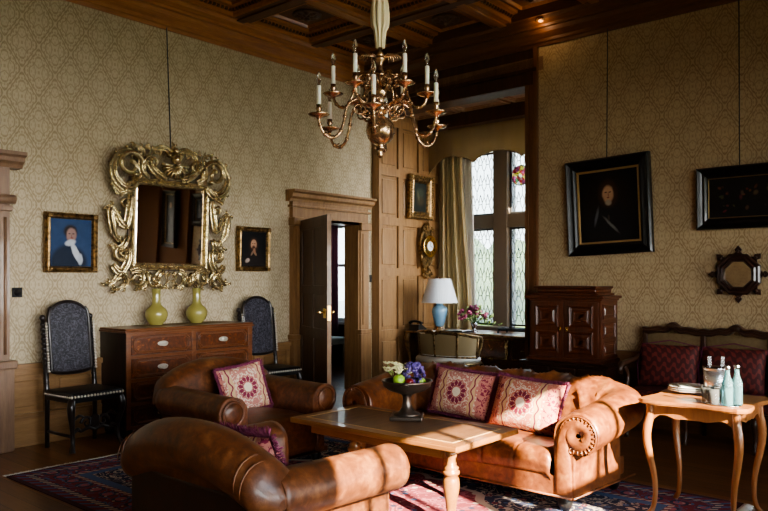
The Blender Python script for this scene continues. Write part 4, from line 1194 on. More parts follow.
for s in (-1, 1):
    X = lambda L: [(s * a, b) for a, b in L]
    # top corner
    spiral(.47, .56, .155, radians(-120), -1.35, s, .026)
    frond(X([(.40, .40), (.46, .34), (.56, .36), (.63, .46), (.625, .58), (.56, .68), (.47, .70), (.42, .655)]), .026)
    frond(X([(.08, .46), (.16, .49), (.25, .57), (.26, .68), (.20, .74), (.13, .72)]), .024)
    spiral(.25, .60, .085, radians(-40), 1.2, s, .018)
    frond(X([(.27, .45), (.34, .50), (.36, .60), (.33, .70), (.39, .75), (.45, .74)]), .022)
    frond(X([(.03, .70), (.09, .755), (.17, .76), (.25, .735), (.31, .77)]), .018)
    # sides
    frond(X([(.46, .40), (.53, .30), (.60, .31), (.63, .38)]), .020)
    frond(X([(.45, .28), (.47, .12), (.50, -.02), (.56, .02), (.605, .12), (.66, .155), (.675, .12)]), .024)
    frond(X([(.66, .14), (.64, .0), (.61, -.11), (.53, -.18), (.47, -.20)]), .022)
    spiral(.51, .20, .06, radians(160), 1.2, s, .014)
    frond(X([(.47, -.12), (.52, -.22), (.60, -.25), (.63, -.20)]), .018)
    spiral(.53, -.30, .075, radians(60), -1.3, s, .018)
    frond(X([(.46, -.24), (.47, -.36), (.52, -.46), (.58, -.54), (.65, -.60), (.68, -.57)]), .024)
    frond(X([(.62, -.40), (.57, -.46), (.50, -.50), (.47, -.58), (.54, -.635), (.62, -.635)]), .022)
    # bottom
    spiral(.37, -.53, .085, radians(100), 1.3, s, .020)
    frond(X([(.44, -.47), (.36, -.45), (.28, -.49), (.26, -.58), (.32, -.64), (.38, -.62)]), .018)
    spiral(.18, -.55, .075, radians(60), -1.3, s, .018)
    frond(X([(.08, -.46), (.14, -.49), (.15, -.58), (.09, -.63), (.03, -.60)]), .020)
    frond(X([(.02, -.47), (.05, -.52), (.02, -.58)]), .014)
    for (x, y, r_) in ((.42, .47, .03), (.33, .58, .022), (.56, .26, .02), (.49, -.05, .018), (.50, -.42, .02), (.27, -.47, .018), (.62, .5, .015)): cv.sphere((s * x, y, .075), r_, 8, 6)
# shell crest
for i in range(11):
    a = pi * (i / 10) + pi
    cv.tube([(0, .60, .06), (.075 * cos(a), .60 + .07 * sin(a), .085), (.15 * cos(a), .60 + .135 * sin(a), .07)], [.008, .016, .018], 7)
cv.sphere((0, .66, .09), .055, 12, 8); cv.sphere((-.06, .70, .07), .032, 10, 6); cv.sphere((.06, .70, .07), .032, 10, 6); cv.sphere((0, .745, .07), .04, 10, 6)
frond([(0, .70), (-.01, .78), (0, .82)], .016)
cv.build('carved_scrollwork', M['gilt'], gm_)
mb = MB(); mb.tube([(0, .74, -.02), (0, 2.03, -.17)], .006, 6); mb.build('hanging_rod', M['ebony'], gm_)

# ================================================================== PAINTINGS
def paint_mat(name, bg, items, rough=.6, var=.5):
    m = Mat(name, rough, spec=.25); x, y, z = m.xyz()
    nz = m.noise(14, 4, .6); c = m.mix(nz * var, bg, tuple(min(1, v * 2.2 + .004) for v in bg))
    wx = (m.noise(20, 3) - .5) * .014
    for cx, cy, rx_, ry_, rot, col, soft in items:
        ca_, sa_ = cos(rot), sin(rot); dx = x - cx + wx; dy = y - cy + wx
        u = (dx * ca_ + dy * sa_) / rx_; v = (dy * ca_ - dx * sa_) / ry_
        f = (u * u + v * v).sqrt().ss(1 + soft, 1 - soft)
        c = m.mix(f, c, m.mix(nz, col, tuple(v_ * .6 for v_ in col)))
    m.color(c); return m.m
def painting(label, loc, side, w, h, prof, fmat, cmat, slip=None, tilt=.03, roll=0, rod=None, corners=False, name='framed_painting', cat='painting', backing=True):
    r = thing(name, label, cat); place(r, loc, side, tilt, roll)
    mb = MB(); mb.frame(I4, w, h, prof)
    if corners:
        for a in (-1, 1):
            for b in (-1, 1):
                for q in range(6): mb.sphere((a * (w / 2 - .02) - a * .014 * (q % 3), b * (h / 2 - .02) - b * .016 * (q // 3), prof[2][1] + .004), .015, 7, 5)
    if corners == 2:
        nx, ny = int(w / .035), int(h / .035)
        for i in range(nx + 1):
            for b in (-1, 1): mb.sphere((-w / 2 + .015 + (w - .03) * i / nx, b * (h / 2 - .022), prof[2][1]), .015, 7, 5)
        for i in range(ny + 1):
            for a in (-1, 1): mb.sphere((a * (w / 2 - .022), -h / 2 + .015 + (h - .03) * i / ny, prof[2][1]), .015, 7, 5)
    mb.build('frame', fmat, r)
    ins = prof[-1][0]
    if slip:
        mb = MB(); mb.frame(I4, w - 2 * ins + .002, h - 2 * ins + .002, [(0, .016), (.002, .02), (slip, .016), (slip + .004, .008)]); mb.build('gilt_slip', M['frame_gold'], r)
    mb = MB(); mb.span((-w / 2 + ins - .004, -h / 2 + ins - .004, .002), (w / 2 - ins + .004, h / 2 - ins + .004, .008)); mb.build('canvas', cmat, r)
    mb = MB(); mb.span((-w / 2 + .01, -h / 2 + .01, -.012), (w / 2 - .01, h / 2 - .01, .0015)); mb.build('backing_board', M['oak_dark'], r)
    if rod: mb = MB(); mb.tube([(rod[0], h / 2 - .02, 0), (rod[0] + rod[2], h / 2 + rod[1], -.04)], .005, 6); mb.build('hanging_rod', M['ebony'], r)
    return r
FP = lambda w, d: [(0, -.012), (0, d * .7), (w * .15, d), (w * .35, d * .75), (w * .5, d * .6), (w * .75, d * .75), (w * .9, d * .5), (w, .008)]
skin = S(196, 150, 122)
pm = paint_mat('blue_portrait', S(30, 52, 84), [(-.02, -.19, .17, .17, 0, S(24, 36, 58), .15), (-.008, .10, .062, .062, 0, S(44, 34, 34), .25), (.0, .07, .046, .064, 0, S(160, 126, 116), .22), (-.018, .082, .011, .005, 0, S(84, 62, 62), .6), (.018, .082, .011, .005, 0, S(84, 62, 62), .6), (.002, .06, .005, .016, 0, S(136, 100, 92), .6), (.005, .045, .014, .005, 0, S(140, 70, 66), .4), (-.01, -.0, .05, .028, .3, S(190, 196, 206), .3), (.045, -.09, .10, .028, -1.15, S(206, 212, 220), .25), (.085, -.15, .025, .05, 0, S(196, 202, 214), .3)])
painting('small gilt framed portrait of a person in blue coat and white scarf', (3.175, YL - .035, 1.79), 'L', .49, .54, FP(.055, .04), M['gilt_dark'], pm, corners=True)
pm = paint_mat('dark_portrait', S(12, 10, 12), [(-.0, -.14, .15, .13, 0, S(34, 26, 26), .2), (.0, .045, .066, .085, 0, S(58, 36, 26), .25), (-.0, .052, .042, .054, 0, skin, .18), (0, .01, .026, .03, 0, S(84, 52, 38), .4), (.0, .012, .016, .008, 0, S(80, 50, 40), .4), (-.015, .064, .009, .004, 0, S(70, 46, 38), .6), (.015, .064, .009, .004, 0, S(70, 46, 38), .6), (.02, -.045, .035, .014, -.9, S(150, 122, 100), .3), (-.02, -.045, .035, .012, 1.0, S(140, 112, 92), .3), (.012, -.02, .016, .03, .3, S(170, 124, 98), .3), (-.085, -.13, .03, .022, .5, S(190, 170, 160), .4)])
painting('small gilt framed dark portrait of a bearded person left of the doorway', (5.285, YL - .035, 1.80), 'L', .46, .50, FP(.055, .035), M['gilt_dark'], pm, corners=True)
pm = paint_mat('armour_portrait', S(12, 9, 8), [(0, .0, .25, .34, 0, S(34, 25, 18), .4), (0, -.24, .24, .26, 0, S(30, 27, 27), .25), (0, .125, .098, .135, 0, S(66, 44, 28), .3), (.0, .12, .058, .086, 0, S(190, 146, 112), .22), (-.022, .14, .013, .006, 0, S(84, 56, 42), .6), (.022, .14, .013, .006, 0, S(84, 56, 42), .6), (.004, .11, .006, .024, 0, S(156, 110, 82), .6), (.0, .085, .014, .005, 0, S(120, 56, 44), .5), (.002, .035, .032, .03, 0, S(160, 146, 128), .4), (-.13, -.10, .014, .085, -.25, S(96, 96, 98), .6), (.02, -.19, .012, .10, .75, S(110, 108, 104), .6), (.0, -.12, .012, .03, 0, S(70, 60, 50), .6)])
painting('large portrait of a person in dark armour in wide black frame above cabinet', (XR - .04, 3.135, 2.205), 'R', .89, .985, FP(.115, .06), M['ebony'], pm, slip=.018, tilt=.02, roll=radians(2.0), rod=(0, 1.32, .05))
its = []
rnd = random.Random(11)
for i in range(22): its.append((rnd.uniform(-.22, .22), rnd.uniform(-.13, .10), rnd.uniform(.008, .024), rnd.uniform(.006, .02), rnd.random() * 3, S(*[int(v * rnd.uniform(.4, 1)) for v in (120, 84, 62)]), .5))
pm = paint_mat('dark_scene', S(16, 11, 9), its)
painting('wide dark painting of small figures in black frame above the octagonal mirror', (XR - .04, 1.86, 2.205), 'R', .80, .57, FP(.10, .06), M['ebony'], pm, slip=.004, tilt=.04, rod=(-.03, 1.62, 0))
pm = paint_mat('green_landscape', S(26, 30, 26), [(0, .05, .09, .08, 0, S(60, 66, 54), .5), (.02, -.05, .08, .06, 0, S(70, 60, 40), .5), (-.03, .02, .02, .07, .3, S(90, 88, 70), .5)])
painting('small dark painting in a heavy gilt carved frame above the wall clock', (8.17, PY - .03, 2.62), 'L', .52, .62, FP(.11, .06), M['gilt_dark'], pm, corners=2)
# the tall portrait on the panelled stretch, seen only in the looking glass
pm = paint_mat('standing_portrait', S(18, 13, 11), [(0, -.1, .12, .30, 0, S(40, 28, 22), .4), (0, .25, .04, .055, 0, S(150, 112, 88), .3)])
painting('tall dark full length portrait, reflected in the gilt mirror', (XR - .10, .72, 2.0), 'R', .50, 1.05, FP(.07, .06), M['ebony'], pm, slip=.01)
# octagonal mirror
om = thing('octagonal_mirror', 'small octagonal mirror in dark star pointed frame above the settee', 'mirror'); place(om, (XR - .03, 1.905, 1.502), 'R', .02)
mb = MB()
def octo(r, z, tw=pi / 8): return [Vector((r * cos(tw + i * pi / 4), r * sin(tw + i * pi / 4), z)) for i in range(8)]
rings = [[mb.bm.verts.new(v) for v in octo(r, z)] for r, z in ((.20, -.02), (.20, .02), (.185, .035), (.165, .03), (.15, .045), (.135, .04), (.125, .01))]
for a, b in zip(rings, rings[1:]):
    for i in range(8): mb._f([a[i], a[(i + 1) % 8], b[(i + 1) % 8], b[i]])
for i in range(8):
    a = i * pi / 4; R2 = Matrix.Rotation(a, 4, 'Z')
    mb.prism([(.175, -.045), (.205, -.018), (.225, -.03), (.262, 0), (.225, .03), (.205, .018), (.175, .045)], -.012, .014, R2)
    mb.sphere(R2 @ Vector((.212, 0, .016)), .014, 7, 5)
mb.build('star_frame', M['mahog_dark'], om)
mb = MB(); mb.tube(octo(.128, .03), .006, 6, closed=True); mb.build('beading', M['pewter'], om)
mb = MB(); mb.prism([(v.x, v.y) for v in octo(.127, 0)], .004, .012); mb.build('mirror_glass', M['mirror'], om)

# cartel clock
ck = thing('wall_clock', 'carved gilt wall clock with round white dial on the panelling', 'clock'); place(ck, (8.30, PY - .03, 1.93), 'L')
cv = MB()
ol = [(-.06, -.42), (0, -.46), (.06, -.42), (.05, -.33), (.10, -.22), (.155, -.10), (.165, .03), (.13, .14), (.09, .21), (.06, .27), (0, .33), (-.06, .27), (-.09, .21), (-.13, .14), (-.165, .03), (-.155, -.10), (-.10, -.22), (-.05, -.33)]
ol = [(x * .8, y) for x, y in ol]; cv.prism(ol, -.02, .05)
for s in (-1, 1):
    X = lambda L: [(s * a, b) for a, b in L]
    frond(X([(.04, .24), (.10, .18), (.14, .06), (.14, -.05)]), .011, depth=.02); frond(X([(.13, -.12), (.11, -.2), (.07, -.28), (.04, -.36)]), .012, depth=.02)
    spiral(.05, -.39, .045, 0, -1.2, s, .011); spiral(.07, .24, .05, pi, -1.2, s, .012)
frond([(0, .26), (.01, .32), (0, .37)], .014); cv.sphere((0, -.30, .06), .03, 8, 6)
cv.build('clock_case', M['gilt_dark'], ck)
mb = MB(); mb.lathe([(.118, .05), (.125, .07), (.118, .082), (.108, .076)], n=32); mb.build('bezel', M['brass_bright'], ck, (0, 0, .025)).scale = (1.25, 1.25, 1)
mb = MB(); mb.lathe([(.11, .05), (.11, .074), (0, .078)], n=32); mb.build('clock_face', M['white'], ck, (0, 0, .025)).scale = (1.25, 1.25, 1)
mb = MB()
rom = ['XII', 'I', 'II', 'III', 'IIII', 'V', 'VI', 'VII', 'VIII', 'IX', 'X', 'XI']
for i, t_ in enumerate(rom):
    a = pi / 2 - i * pi / 6; R2 = Matrix.Translation((.085 * cos(a), .085 * sin(a), .079)) @ Matrix.Rotation(a - pi / 2, 4, 'Z')
    wd = {'I': .006, 'V': .011, 'X': .011}; tot_ = sum(wd[c] for c in t_); p = -tot_ / 2
    for c in t_:
        w_ = wd[c]; m_ = p + w_ / 2
        segs = {'I': [((0, -.011), (0, .011))], 'V': [((-.004, .011), (0, -.011)), ((.004, .011), (0, -.011))], 'X': [((-.004, .011), (.004, -.011)), ((.004, .011), (-.004, -.011))]}[c]
        for a_, b_ in segs: mb.tube([R2 @ Vector((m_ + a_[0], a_[1], 0)), R2 @ Vector((m_ + b_[0], b_[1], 0))], .0013, 4)
        p += w_
mb.build('numerals', M['black'], ck, (0, 0, .025)).scale = (1.25, 1.25, 1)
mb = MB()
for a, L_, w_ in ((radians(97), .075, .003), (radians(335), .048, .004)): mb.tube([(0, 0, .082), (L_ * cos(a), L_ * sin(a), .082)], [w_, .0015], 5)
mb.build('hands', M['black'], ck, (0, 0, .025)).scale = (1.25, 1.25, 1)

# ================================================================== CABINET ON STAND
cb = thing('collectors_cabinet', 'carved mahogany table cabinet with two panelled doors on stand', 'cabinet', (6.95, 3.44, .63))
hx, hy = .19, .385
mb = MB(); mb.span((-hx, -hy, .03), (hx + .02, hy, .63)); mb.build('carcass', M['mahog'], cb)
mb = MB()
mb.span((-hx - .03, -hy - .03, -.005), (hx + .02, hy + .03, .035), bevel=.01)
mb.build('plinth', M['mahog'], cb)
mb = MB(); rp = [(0, 0), (.012, .0), (.018, .02), (.035, .03), (.04, .05), (.0, .05)]
mb.span((-hx - .02, -hy - .02, .615), (hx + .02, hy + .02, .635), bevel=.006); mb.span((-hx - .05, -hy - .05, .635), (hx + .02, hy + .05, .665), bevel=.01)
mb.span((-hx - .01, -hy + .03, .665), (hx + .02, hy - .03, .69), bevel=.008); mb.span((-hx + .02, -hy + .06, .69), (hx + .02, hy - .06, .735), bevel=.015)
mb.span((-hx - .01, -hy + .04, .735), (hx + .02, hy - .04, .76), bevel=.01); mb.build('cornice', M['mahog'], cb)
for s in (-1, 1):
    y0, y1 = (0.006, hy - .02) if s > 0 else (-hy + .02, -.006)
    o = MB().span((-hx - .012, y0, .05), (-hx + .005, y1, .60), bevel=.003).build('door', M['mahog'], cb)
    md = MB(); cy = (y0 + y1) / 2
    for z0, z1 in ((.085, .305), (.345, .565)):
        T = T4((-hx - .012, cy, (z0 + z1) / 2), (0, -1, 0), (0, 0, 1))
        md.frame(T, .26, z1 - z0, [(0, 0), (.0, .016), (.012, .022), (.022, .012), (.03, .004), (.045, .004), (.06, .018), (.075, .012), (.08, .014), (.13, .014)])
    md.build('door_panel', M['mahog'], o)
    hd = MB(); hd.box((-hx - .02, s * .035, .325), (.012, .02, .05), bevel=.004); hd.sphere((-hx - .035, s * .035, .325), .010, 8, 6); hd.build('door_knob', M['brass_bright'], o)
mb = MB()
for z0, z1 in ((.06, .21), (.24, .40), (.43, .58)):
    T = T4((.0, -hy, (z0 + z1) / 2), (1, 0, 0), (0, 0, 1)); mb.frame(T, .29, z1 - z0, [(0, 0), (0, .01), (.01, .014), (.02, .004), (.04, .004), (.05, .012), (.07, .012)])
mb.build('side_panel', M['mahog'], cb)
cs = thing('cabinet_stand', 'dark carved stand table under the mahogany cabinet', 'stand', (6.91, 3.41, 0))
mb = MB(); mb.span((-.24, -.47, .59), (.24, .50, .622), bevel=.01); mb.span((-.21, -.44, .46), (.22, .47, .59), bevel=.004)
for i in range(3): mb.span((-.222, -.41 + i * .29, .48), (-.205, -.15 + i * .29, .57), bevel=.008)
mb.build('stand_top', M['mahog_dark'], cs)
for x in (-.18, .19):
    for y in (-.41, .44):
        mb = MB(); mb.lathe([(.03, 0), (.035, .03), (.02, .05), (.026, .09), (.034, .16), (.024, .24), (.02, .30), (.034, .36), (.024, .40), (.03, .46)], (x, y, 0), 14); mb.build('leg', M['mahog_dark'], cs)
mb = MB(); mb.span((-.19, -.42, .08), (-.165, .45, .11)); mb.span((.18, -.42, .08), (.205, .45, .11)); mb.build('stretcher', M['mahog_dark'], cs)

# ================================================================== SETTEE
se = thing('carved_settee', 'long dark carved settee with olive back panels along picture wall', 'settee', (6.86, 1.75, 0))
ya, yb = 1.00, -1.25; nsec = 4; sw = (ya - yb) / nsec
def crest(y):
    f = ((ya - y) / sw) % 1.0
    return .985 + .052 * math.exp(-((f - .5) / .2) ** 2) + .018 * math.exp(-((f - .14) / .07) ** 2) + .018 * math.exp(-((f - .86) / .07) ** 2) + .012 * cos((f - .5) * 8 * pi)
mb = MB(); n = 160; pr = []
top = [(ya - (ya - yb) * i / n, crest(ya - (ya - yb) * i / n)) for i in range(n + 1)]
poly = top + [(y, z - .065) for y, z in top[::-1]]
def band(mb, x0, x1):
    for i in range(n):
        (y, z), (y2, z2) = top[i], top[i + 1]
        v = [mb.bm.verts.new(p) for p in ((x0, y, z - .065), (x0, y2, z2 - .065), (x0, y2, z2), (x0, y, z), (x1, y, z - .065), (x1, y2, z2 - .065), (x1, y2, z2), (x1, y, z))]
        for q in ((0, 1, 2, 3), (7, 6, 5, 4), (3, 2, 6, 7), (0, 4, 5, 1)): mb._f([v[k] for k in q])
band(mb, .19, .25); mb.tube([(.185, y, z - .012) for y, z in top], .012, 6); mb.tube([(.185, y, z - .055) for y, z in top], .007, 6)
for k in range(nsec):
    y = ya - (k + .5) * sw; mb.sphere((.185, y, 1.01), .035, 8, 6, (.5, 1.6, .7))
mb.build('crest_rail', M['settee'], se)
mb = MB()
for k in range(nsec + 1):
    y = ya - k * sw; y = min(max(y, yb + .02), ya - .02); mb.span((.19, y - .022, .3), (.245, y + .022, .96), bevel=.008)
mb.span((.19, yb, .40), (.245, ya, .46)); mb.build('back_post', M['settee'], se)
for k in range(nsec):
    y1 = ya - k * sw - .02; y0 = y1 - sw + .04
    mb = MB(); mb.span((.205, y0, .45), (.24, y1, .95), bevel=.015); mb.build('back_panel', M['olive'], se)
mb = MB(); mb.span((-.31, yb + .01, .34), (.2, ya - .01, .45), bevel=.035); mb.build('seat', M['red'], se)
mb = MB(); mb.span((-.325, yb, .29), (.25, ya, .345), bevel=.006)
for k in range(nsec * 2):
    y = ya - (k + .5) * sw / 2; mb.sphere((-.33, y, .30), .06, 8, 6, (.25, 1.6, .6))
mb.build('seat_rail', M['settee'], se)
for k in range(nsec + 1):
    y = min(max(ya - k * sw, yb + .04), ya - .04)
    P_, R_ = catmull([(-.29, y, .30), (-.31, y, .24), (-.28, y, .12), (-.30, y, .03), (-.31, y, .004)], [.03, .032, .018, .018, .026]); mb = MB(); mb.tube(P_, R_, 8); mb.build('leg', M['settee'], se)
    mb = MB(); mb.tube([(.21, y, .3), (.23, y, .003)], [.022, .018], 8); mb.build('leg', M['settee'], se)
for y in (ya + .0, yb):
    P_, R_ = catmull([(.2, y, .74), (.05, y + .01, .70), (-.15, y + .015, .68), (-.27, y + .02, .665), (-.31, y + .02, .62), (-.28, y + .015, .585)], [.02, .022, .026, .03, .026, .012]); mb = MB(); mb.tube(P_, R_, 8)
    P_, R_ = catmull([(-.24, y + .01, .65), (-.18, y, .55), (-.22, y, .44), (-.28, y, .33)], [.024, .020, .022, .028]); mb.tube(P_, R_, 8); mb.build('arm', M['settee'], se)
for y, l in ((2.465 , 'crimson patterned cushion at the left end of the settee'), (1.90, 'crimson patterned cushion on settee behind the bottles')):
    r = thing('crimson_cushion', l, 'cushion', (6.90 + .04, y, .645), 0, 'crimson cushions along the settee'); r.rotation_euler = (radians(-14), 0, radians(-90))
    mb = MB(); pillow_mesh(mb, .545, .40, .15, pinch=.03); mb.build('cushion_cover', M['red'], r)
    mb = MB(); pts = []
    for a, b in ((-1, -1), (1, -1), (1, 1), (-1, 1)): pts.append((a * .265, 0, b * .193))
    P_, R_ = catmull(pts + [pts[0]], .006, 2); mb.tube(P_, .005, 5); mb.build('piping', M['plum'], r)
r = thing('crimson_cushion', 'crimson patterned cushion further along the settee at frame edge', 'cushion', (6.94, 1.33, .645), 0, 'crimson cushions along the settee'); r.rotation_euler = (radians(-14), 0, radians(-90))
mb = MB(); pillow_mesh(mb, .545, .40, .15, pinch=.03); mb.build('cushion_cover', M['red'], r)

# ================================================================== WRITING DESK IN THE BAY
dk = thing('writing_desk', 'carved gilt edged writing desk standing in the window bay', 'desk', (8.16, 5.34, 0))
YA, YBb = 1.02, -1.02
mb = MB(); ol = [(-.32, -1.02), (.36, -1.02), (.36, 1.02), (-.30, 1.02)]
ol = [(-.36, YBb + .10), (-.30, YBb), (.36, YBb), (.36, YA), (-.36, YA), (-.42, YA - .06), (-.42, YA - .3), (-.30, YA - .42), (-.26, .2), (-.26, -.2), (-.34, -.55)]
mb.prism(ol, .735, .758); mb.build('desk_top', M['walnut_plain'], dk)
mb = MB(); mb.tube([(x, y, .747) for x, y in ol], .013, 6, closed=True); mb.build('gilt_edge', M['gilt_dark'], dk)
mb = MB(); mb.span((-.22, YBb + .06, .60), (.32, YA - .06, .735)); mb.span((-.27, YBb + .08, .30), (.32, -.10, .735), bevel=.01); mb.build('desk_body', M['walnut'], dk)
mb = MB()
T = T4((-.272, -.33, .575), (0, -1, 0), (0, 0, 1)); mb.frame(T, .42, .25, [(0, 0), (0, .01), (.01, .016), (.02, 0)])
T = T4((-.272, -.78, .575), (0, -1, 0), (0, 0, 1)); mb.frame(T, .32, .25, [(0, 0), (0, .01), (.01, .016), (.02, 0)])
T = T4((-.225, .45, .665), (0, -1, 0), (0, 0, 1)); mb.frame(T, .8, .11, [(0, 0), (0, .01), (.01, .014), (.018, 0)])
for s, cy in ((1, -.33), (-1, -.33), (1, -.78), (-1, -.78)):
    P_, R_ = catmull([(-.285, cy + s * .20, .70), (-.30, cy + s * .235, .62), (-.285, cy + s * .21, .54), (-.295, cy + s * .235, .45)], [.012, .018, .014, .006]); mb.tube(P_, R_, 7)
    mb.sphere((-.29, cy, .455), .03, 8, 6, (.5, 1.4, .7)); mb.sphere((-.29, cy, .57), .02, 8, 6, (.5, 1.6, .8))
mb.build('gilt_mounts', M['gilt'], dk)
for x, y in ((-.34, YA - .06), (.30, YA - .06), (-.26, -.10), (-.30, YBb + .08), (.30, YBb + .08)):
    s = -1 if x < 0 else 1
    P_, R_ = catmull([(x, y, .735), (x + s * .03, y + .02, .66), (x + s * .02, y + .01, .55), (x - s * .02, y, .36), (x - s * .015, y, .14), (x + s * .02, y, .03), (x + s * .025, y, .005)], [.038, .044, .032, .022, .018, .024, .028])
    mb = MB(); mb.tube(P_, R_, 9); mb.sphere((x + s * .045, y, .67), .026, 8, 6); mb.build('leg', M['gilt_dark'], dk)
DZt = .759
lamp = thing('table_lamp', 'blue glazed table lamp with a white pleated shade on desk', 'lamp', (8.02, 5.93, DZt))
mb = MB(); mb.lathe([(.085, 0), (.085, .02), (.06, .03), (.055, .05), (.035, .07)], n=24); mb.build('base', M['brass'], lamp)
mb = MB(); mb.lathe([(.045, .06), (.06, .08), (.095, .20), (.108, .26), (.10, .31), (.06, .34), (.045, .36), (.05, .375)], n=28); mb.build('china_body', M['blue_china'], lamp)
mb = MB(); mb.lathe([(.018, .37), (.012, .40), (.012, .66), (.016, .70), (.006, .73)], n=12); mb.build('stem', M['brass'], lamp)
mb = MB()
def shf(u, v):
    a = 2 * pi * u; r_ = (.245 - .095 * v) * (1 + .006 * sin(a * 60)); return Vector((r_ * cos(a), r_ * sin(a), .385 + .32 * v))
mb.grid(shf, 180, 5, closed_u=True); mb.build('lamp_shade', M['shade'], lamp)
mb = MB(); mb.tube([(.246 * cos(a), .246 * sin(a), .386) for a in [2 * pi * i / 40 for i in range(40)]], .004, 5, closed=True); mb.tube([(.150 * cos(a), .150 * sin(a), .705) for a in [2 * pi * i / 40 for i in range(40)]], .004, 5, closed=True); mb.build('shade_trim', M['white'], lamp)
# telephone
ph = thing('telephone', 'black desk telephone beside the lamp on writing desk', 'telephone', (7.86, 6.18, DZt))
MB().prism([(-.09, 0), (.09, 0), (.09, .03), (-.02, .085), (-.09, .085)], -.08, .08, T4((0, 0, 0), (1, 0, 0), (0, 0, 1))).build('phone_body', M['black'], ph)
mb = MB(); P_, R_ = catmull([(-.05, .10, .10), (-.05, .05, .125), (-.05, -.05, .125), (-.05, -.10, .10)], [.026, .016, .016, .026]); mb.tube(P_, R_, 8); mb.build('handset', M['ebony'], ph)
mb = MB()
for i in range(3):
    for j in range(3): mb.box((.025 + i * .022, -.035 + j * .035, .062 - i * .013), (.014, .02, .008), (0, .47, 0))
mb.build('keypad', M['white'], ph)
o = MB().box((0, 0, .004), (.16, .22, .008), bevel=.002).build('note_pad', M['paint_white'], None, (7.84, 5.97, DZt + .001)); tag(o, 'white note pad lying by telephone and lamp', 'notepad')
bk = thing('leather_folder', 'flat black leather folder lying in front of the flowers', 'folder', (7.99, 5.62, DZt))
MB().box((0, 0, .012), (.24, .34, .02), bevel=.004).build('cover', M['black'], bk); MB().box((0, 0, .0255), (.20, .30, .006)).build('papers', M['white'], bk)
for (x, y, r_, l) in ((8.05, 5.05, .1, 'white sheet of paper on the desk beside the flower vase'), (7.98, 4.80, -.2, 'white paper lying on desk in front of black writing stand')):
    o = MB().box((0, 0, .002), (.21, .30, .003)).build('paper_sheet', M['white'], None, (x, y, DZt + .001), (0, 0, r_)); tag(o, l, 'paper', 'papers on the writing desk')
# low black stand
bs = thing('inkstand', 'long low black inkstand on curved feet on the desk', 'inkstand', (8.18, 4.72, DZt))
mb = MB(); mb.span((-.10, -.33, .05), (.10, .33, .07), bevel=.006); mb.tube([(-.10, -.33, .07), (-.10, .33, .07), (.10, .33, .07), (.10, -.33, .07)], .009, 6, closed=True)
mb.sphere((0, .18, .085), .035, 10, 6, (1, 1, .6)); mb.sphere((0, -.18, .085), .035, 10, 6, (1, 1, .6)); mb.build('tray', M['black'], bs)
for x in (-.09, .09):
    for y in (-.30, .30): P_, R_ = catmull([(x, y, .055), (x * 1.2, y * 1.05, .03), (x * 1.15, y * 1.04, .006)], [.014, .01, .014]); mb = MB(); mb.tube(P_, R_, 6); mb.build('foot', M['black'], bs)
# flower vase
fv = thing('flower_vase', 'small silver vase of pink flowers and greenery before the window', 'flowers', (8.16, 5.46, DZt))
MB().lathe([(.05, 0), (.05, .008), (.015, .02), (.013, .05), (.045, .09), (.052, .125), (.046, .125), (.0, .10)], n=20).build('vase', M['silver'], fv)
st_, pk, pu, lv = MB(), MB(), MB(), MB(); rnd = random.Random(21)
for i in range(46):
    a = rnd.uniform(0, 2 * pi); e = rnd.uniform(.15, 1.45); R_ = rnd.uniform(.13, .23)
    c = Vector((R_ * cos(a) * cos(e), R_ * 1.25 * sin(a) * cos(e), .15 + R_ * .85 * sin(e)))
    st_.tube([(0, 0, .11), c], .0025, 4)
    if i % 5 < 3:
        m_ = pk if i % 2 else pu
        for q in range(7): m_.sphere(c + Vector((rnd.uniform(-.02, .02), rnd.uniform(-.02, .02), rnd.uniform(-.015, .02))), .019, 6, 5)
    else:
        for q in range(4): lv.sphere(c * (.75 + .1 * q) + Vector((rnd.uniform(-.02, .02), rnd.uniform(-.02, .02), 0)), .03, 6, 4, (1, .45, .15), (rnd.random() * 3, rnd.random(), rnd.random() * 3))
for i in range(9):
    c = Vector((-.05 + rnd.uniform(-.05, .03), -.16 - i * .035, .17 - i * .008 + rnd.uniform(-.01, .02))); lv.sphere(c, .034, 6, 4, (1, .5, .15), (rnd.random(), rnd.random(), rnd.random() * 3)); st_.tube([(0, 0, .12), c], .002, 4)
st_.build('stems', M['leaf'], fv); pk.build('petals_pink', M['petal_pink'], fv, label='bright pink petals'); pu.build('petals_purple', M['petal_purple'], fv, label='dark purple petals'); lv.build('leaves', M['leaf_pale'], fv)
# tub chair at the desk
tc = thing('gilt_desk_chair', 'gilt framed tub chair with tan upholstered back at the desk', 'chair', (7.47, 5.42, 0), radians(0))
mb = MB()
def tub(a, z): r_ = .33 + (z - .45) * .08; return Vector((-r_ * cos(a) * .95 + .08, r_ * sin(a) * 1.25, z))
AM = 1.5
topz = lambda a: .815 - .07 * (abs(a) / AM) ** 2 - .02 * (abs(a) < .06)
for nm_, rr in (('t', 1),):
    mb.tube([tub(a, topz(a)) for a in [(-AM + 2 * AM * i / 30) for i in range(31)]], .017, 7)
    mb.tube([tub(a, .50) for a in [(-AM + 2 * AM * i / 30) for i in range(31)]], .014, 7)
for a in (-AM, -.72, 0, .72, AM): mb.tube([tub(a, .48), tub(a, topz(a))], .014, 7)
for s in (-1, 1):
    P_, R_ = catmull([tub(s * AM, topz(AM)), tub(s * AM, topz(AM)) + Vector((.06, 0, -.01)), tub(s * AM, .66) + Vector((.09, 0, 0)), tub(s * AM, .5) + Vector((.03, 0, 0))], [.018, .022, .016, .016]); mb.tube(P_, R_, 7)
mb.build('chair_frame', M['gilt_dark'], tc)
mb = MB()
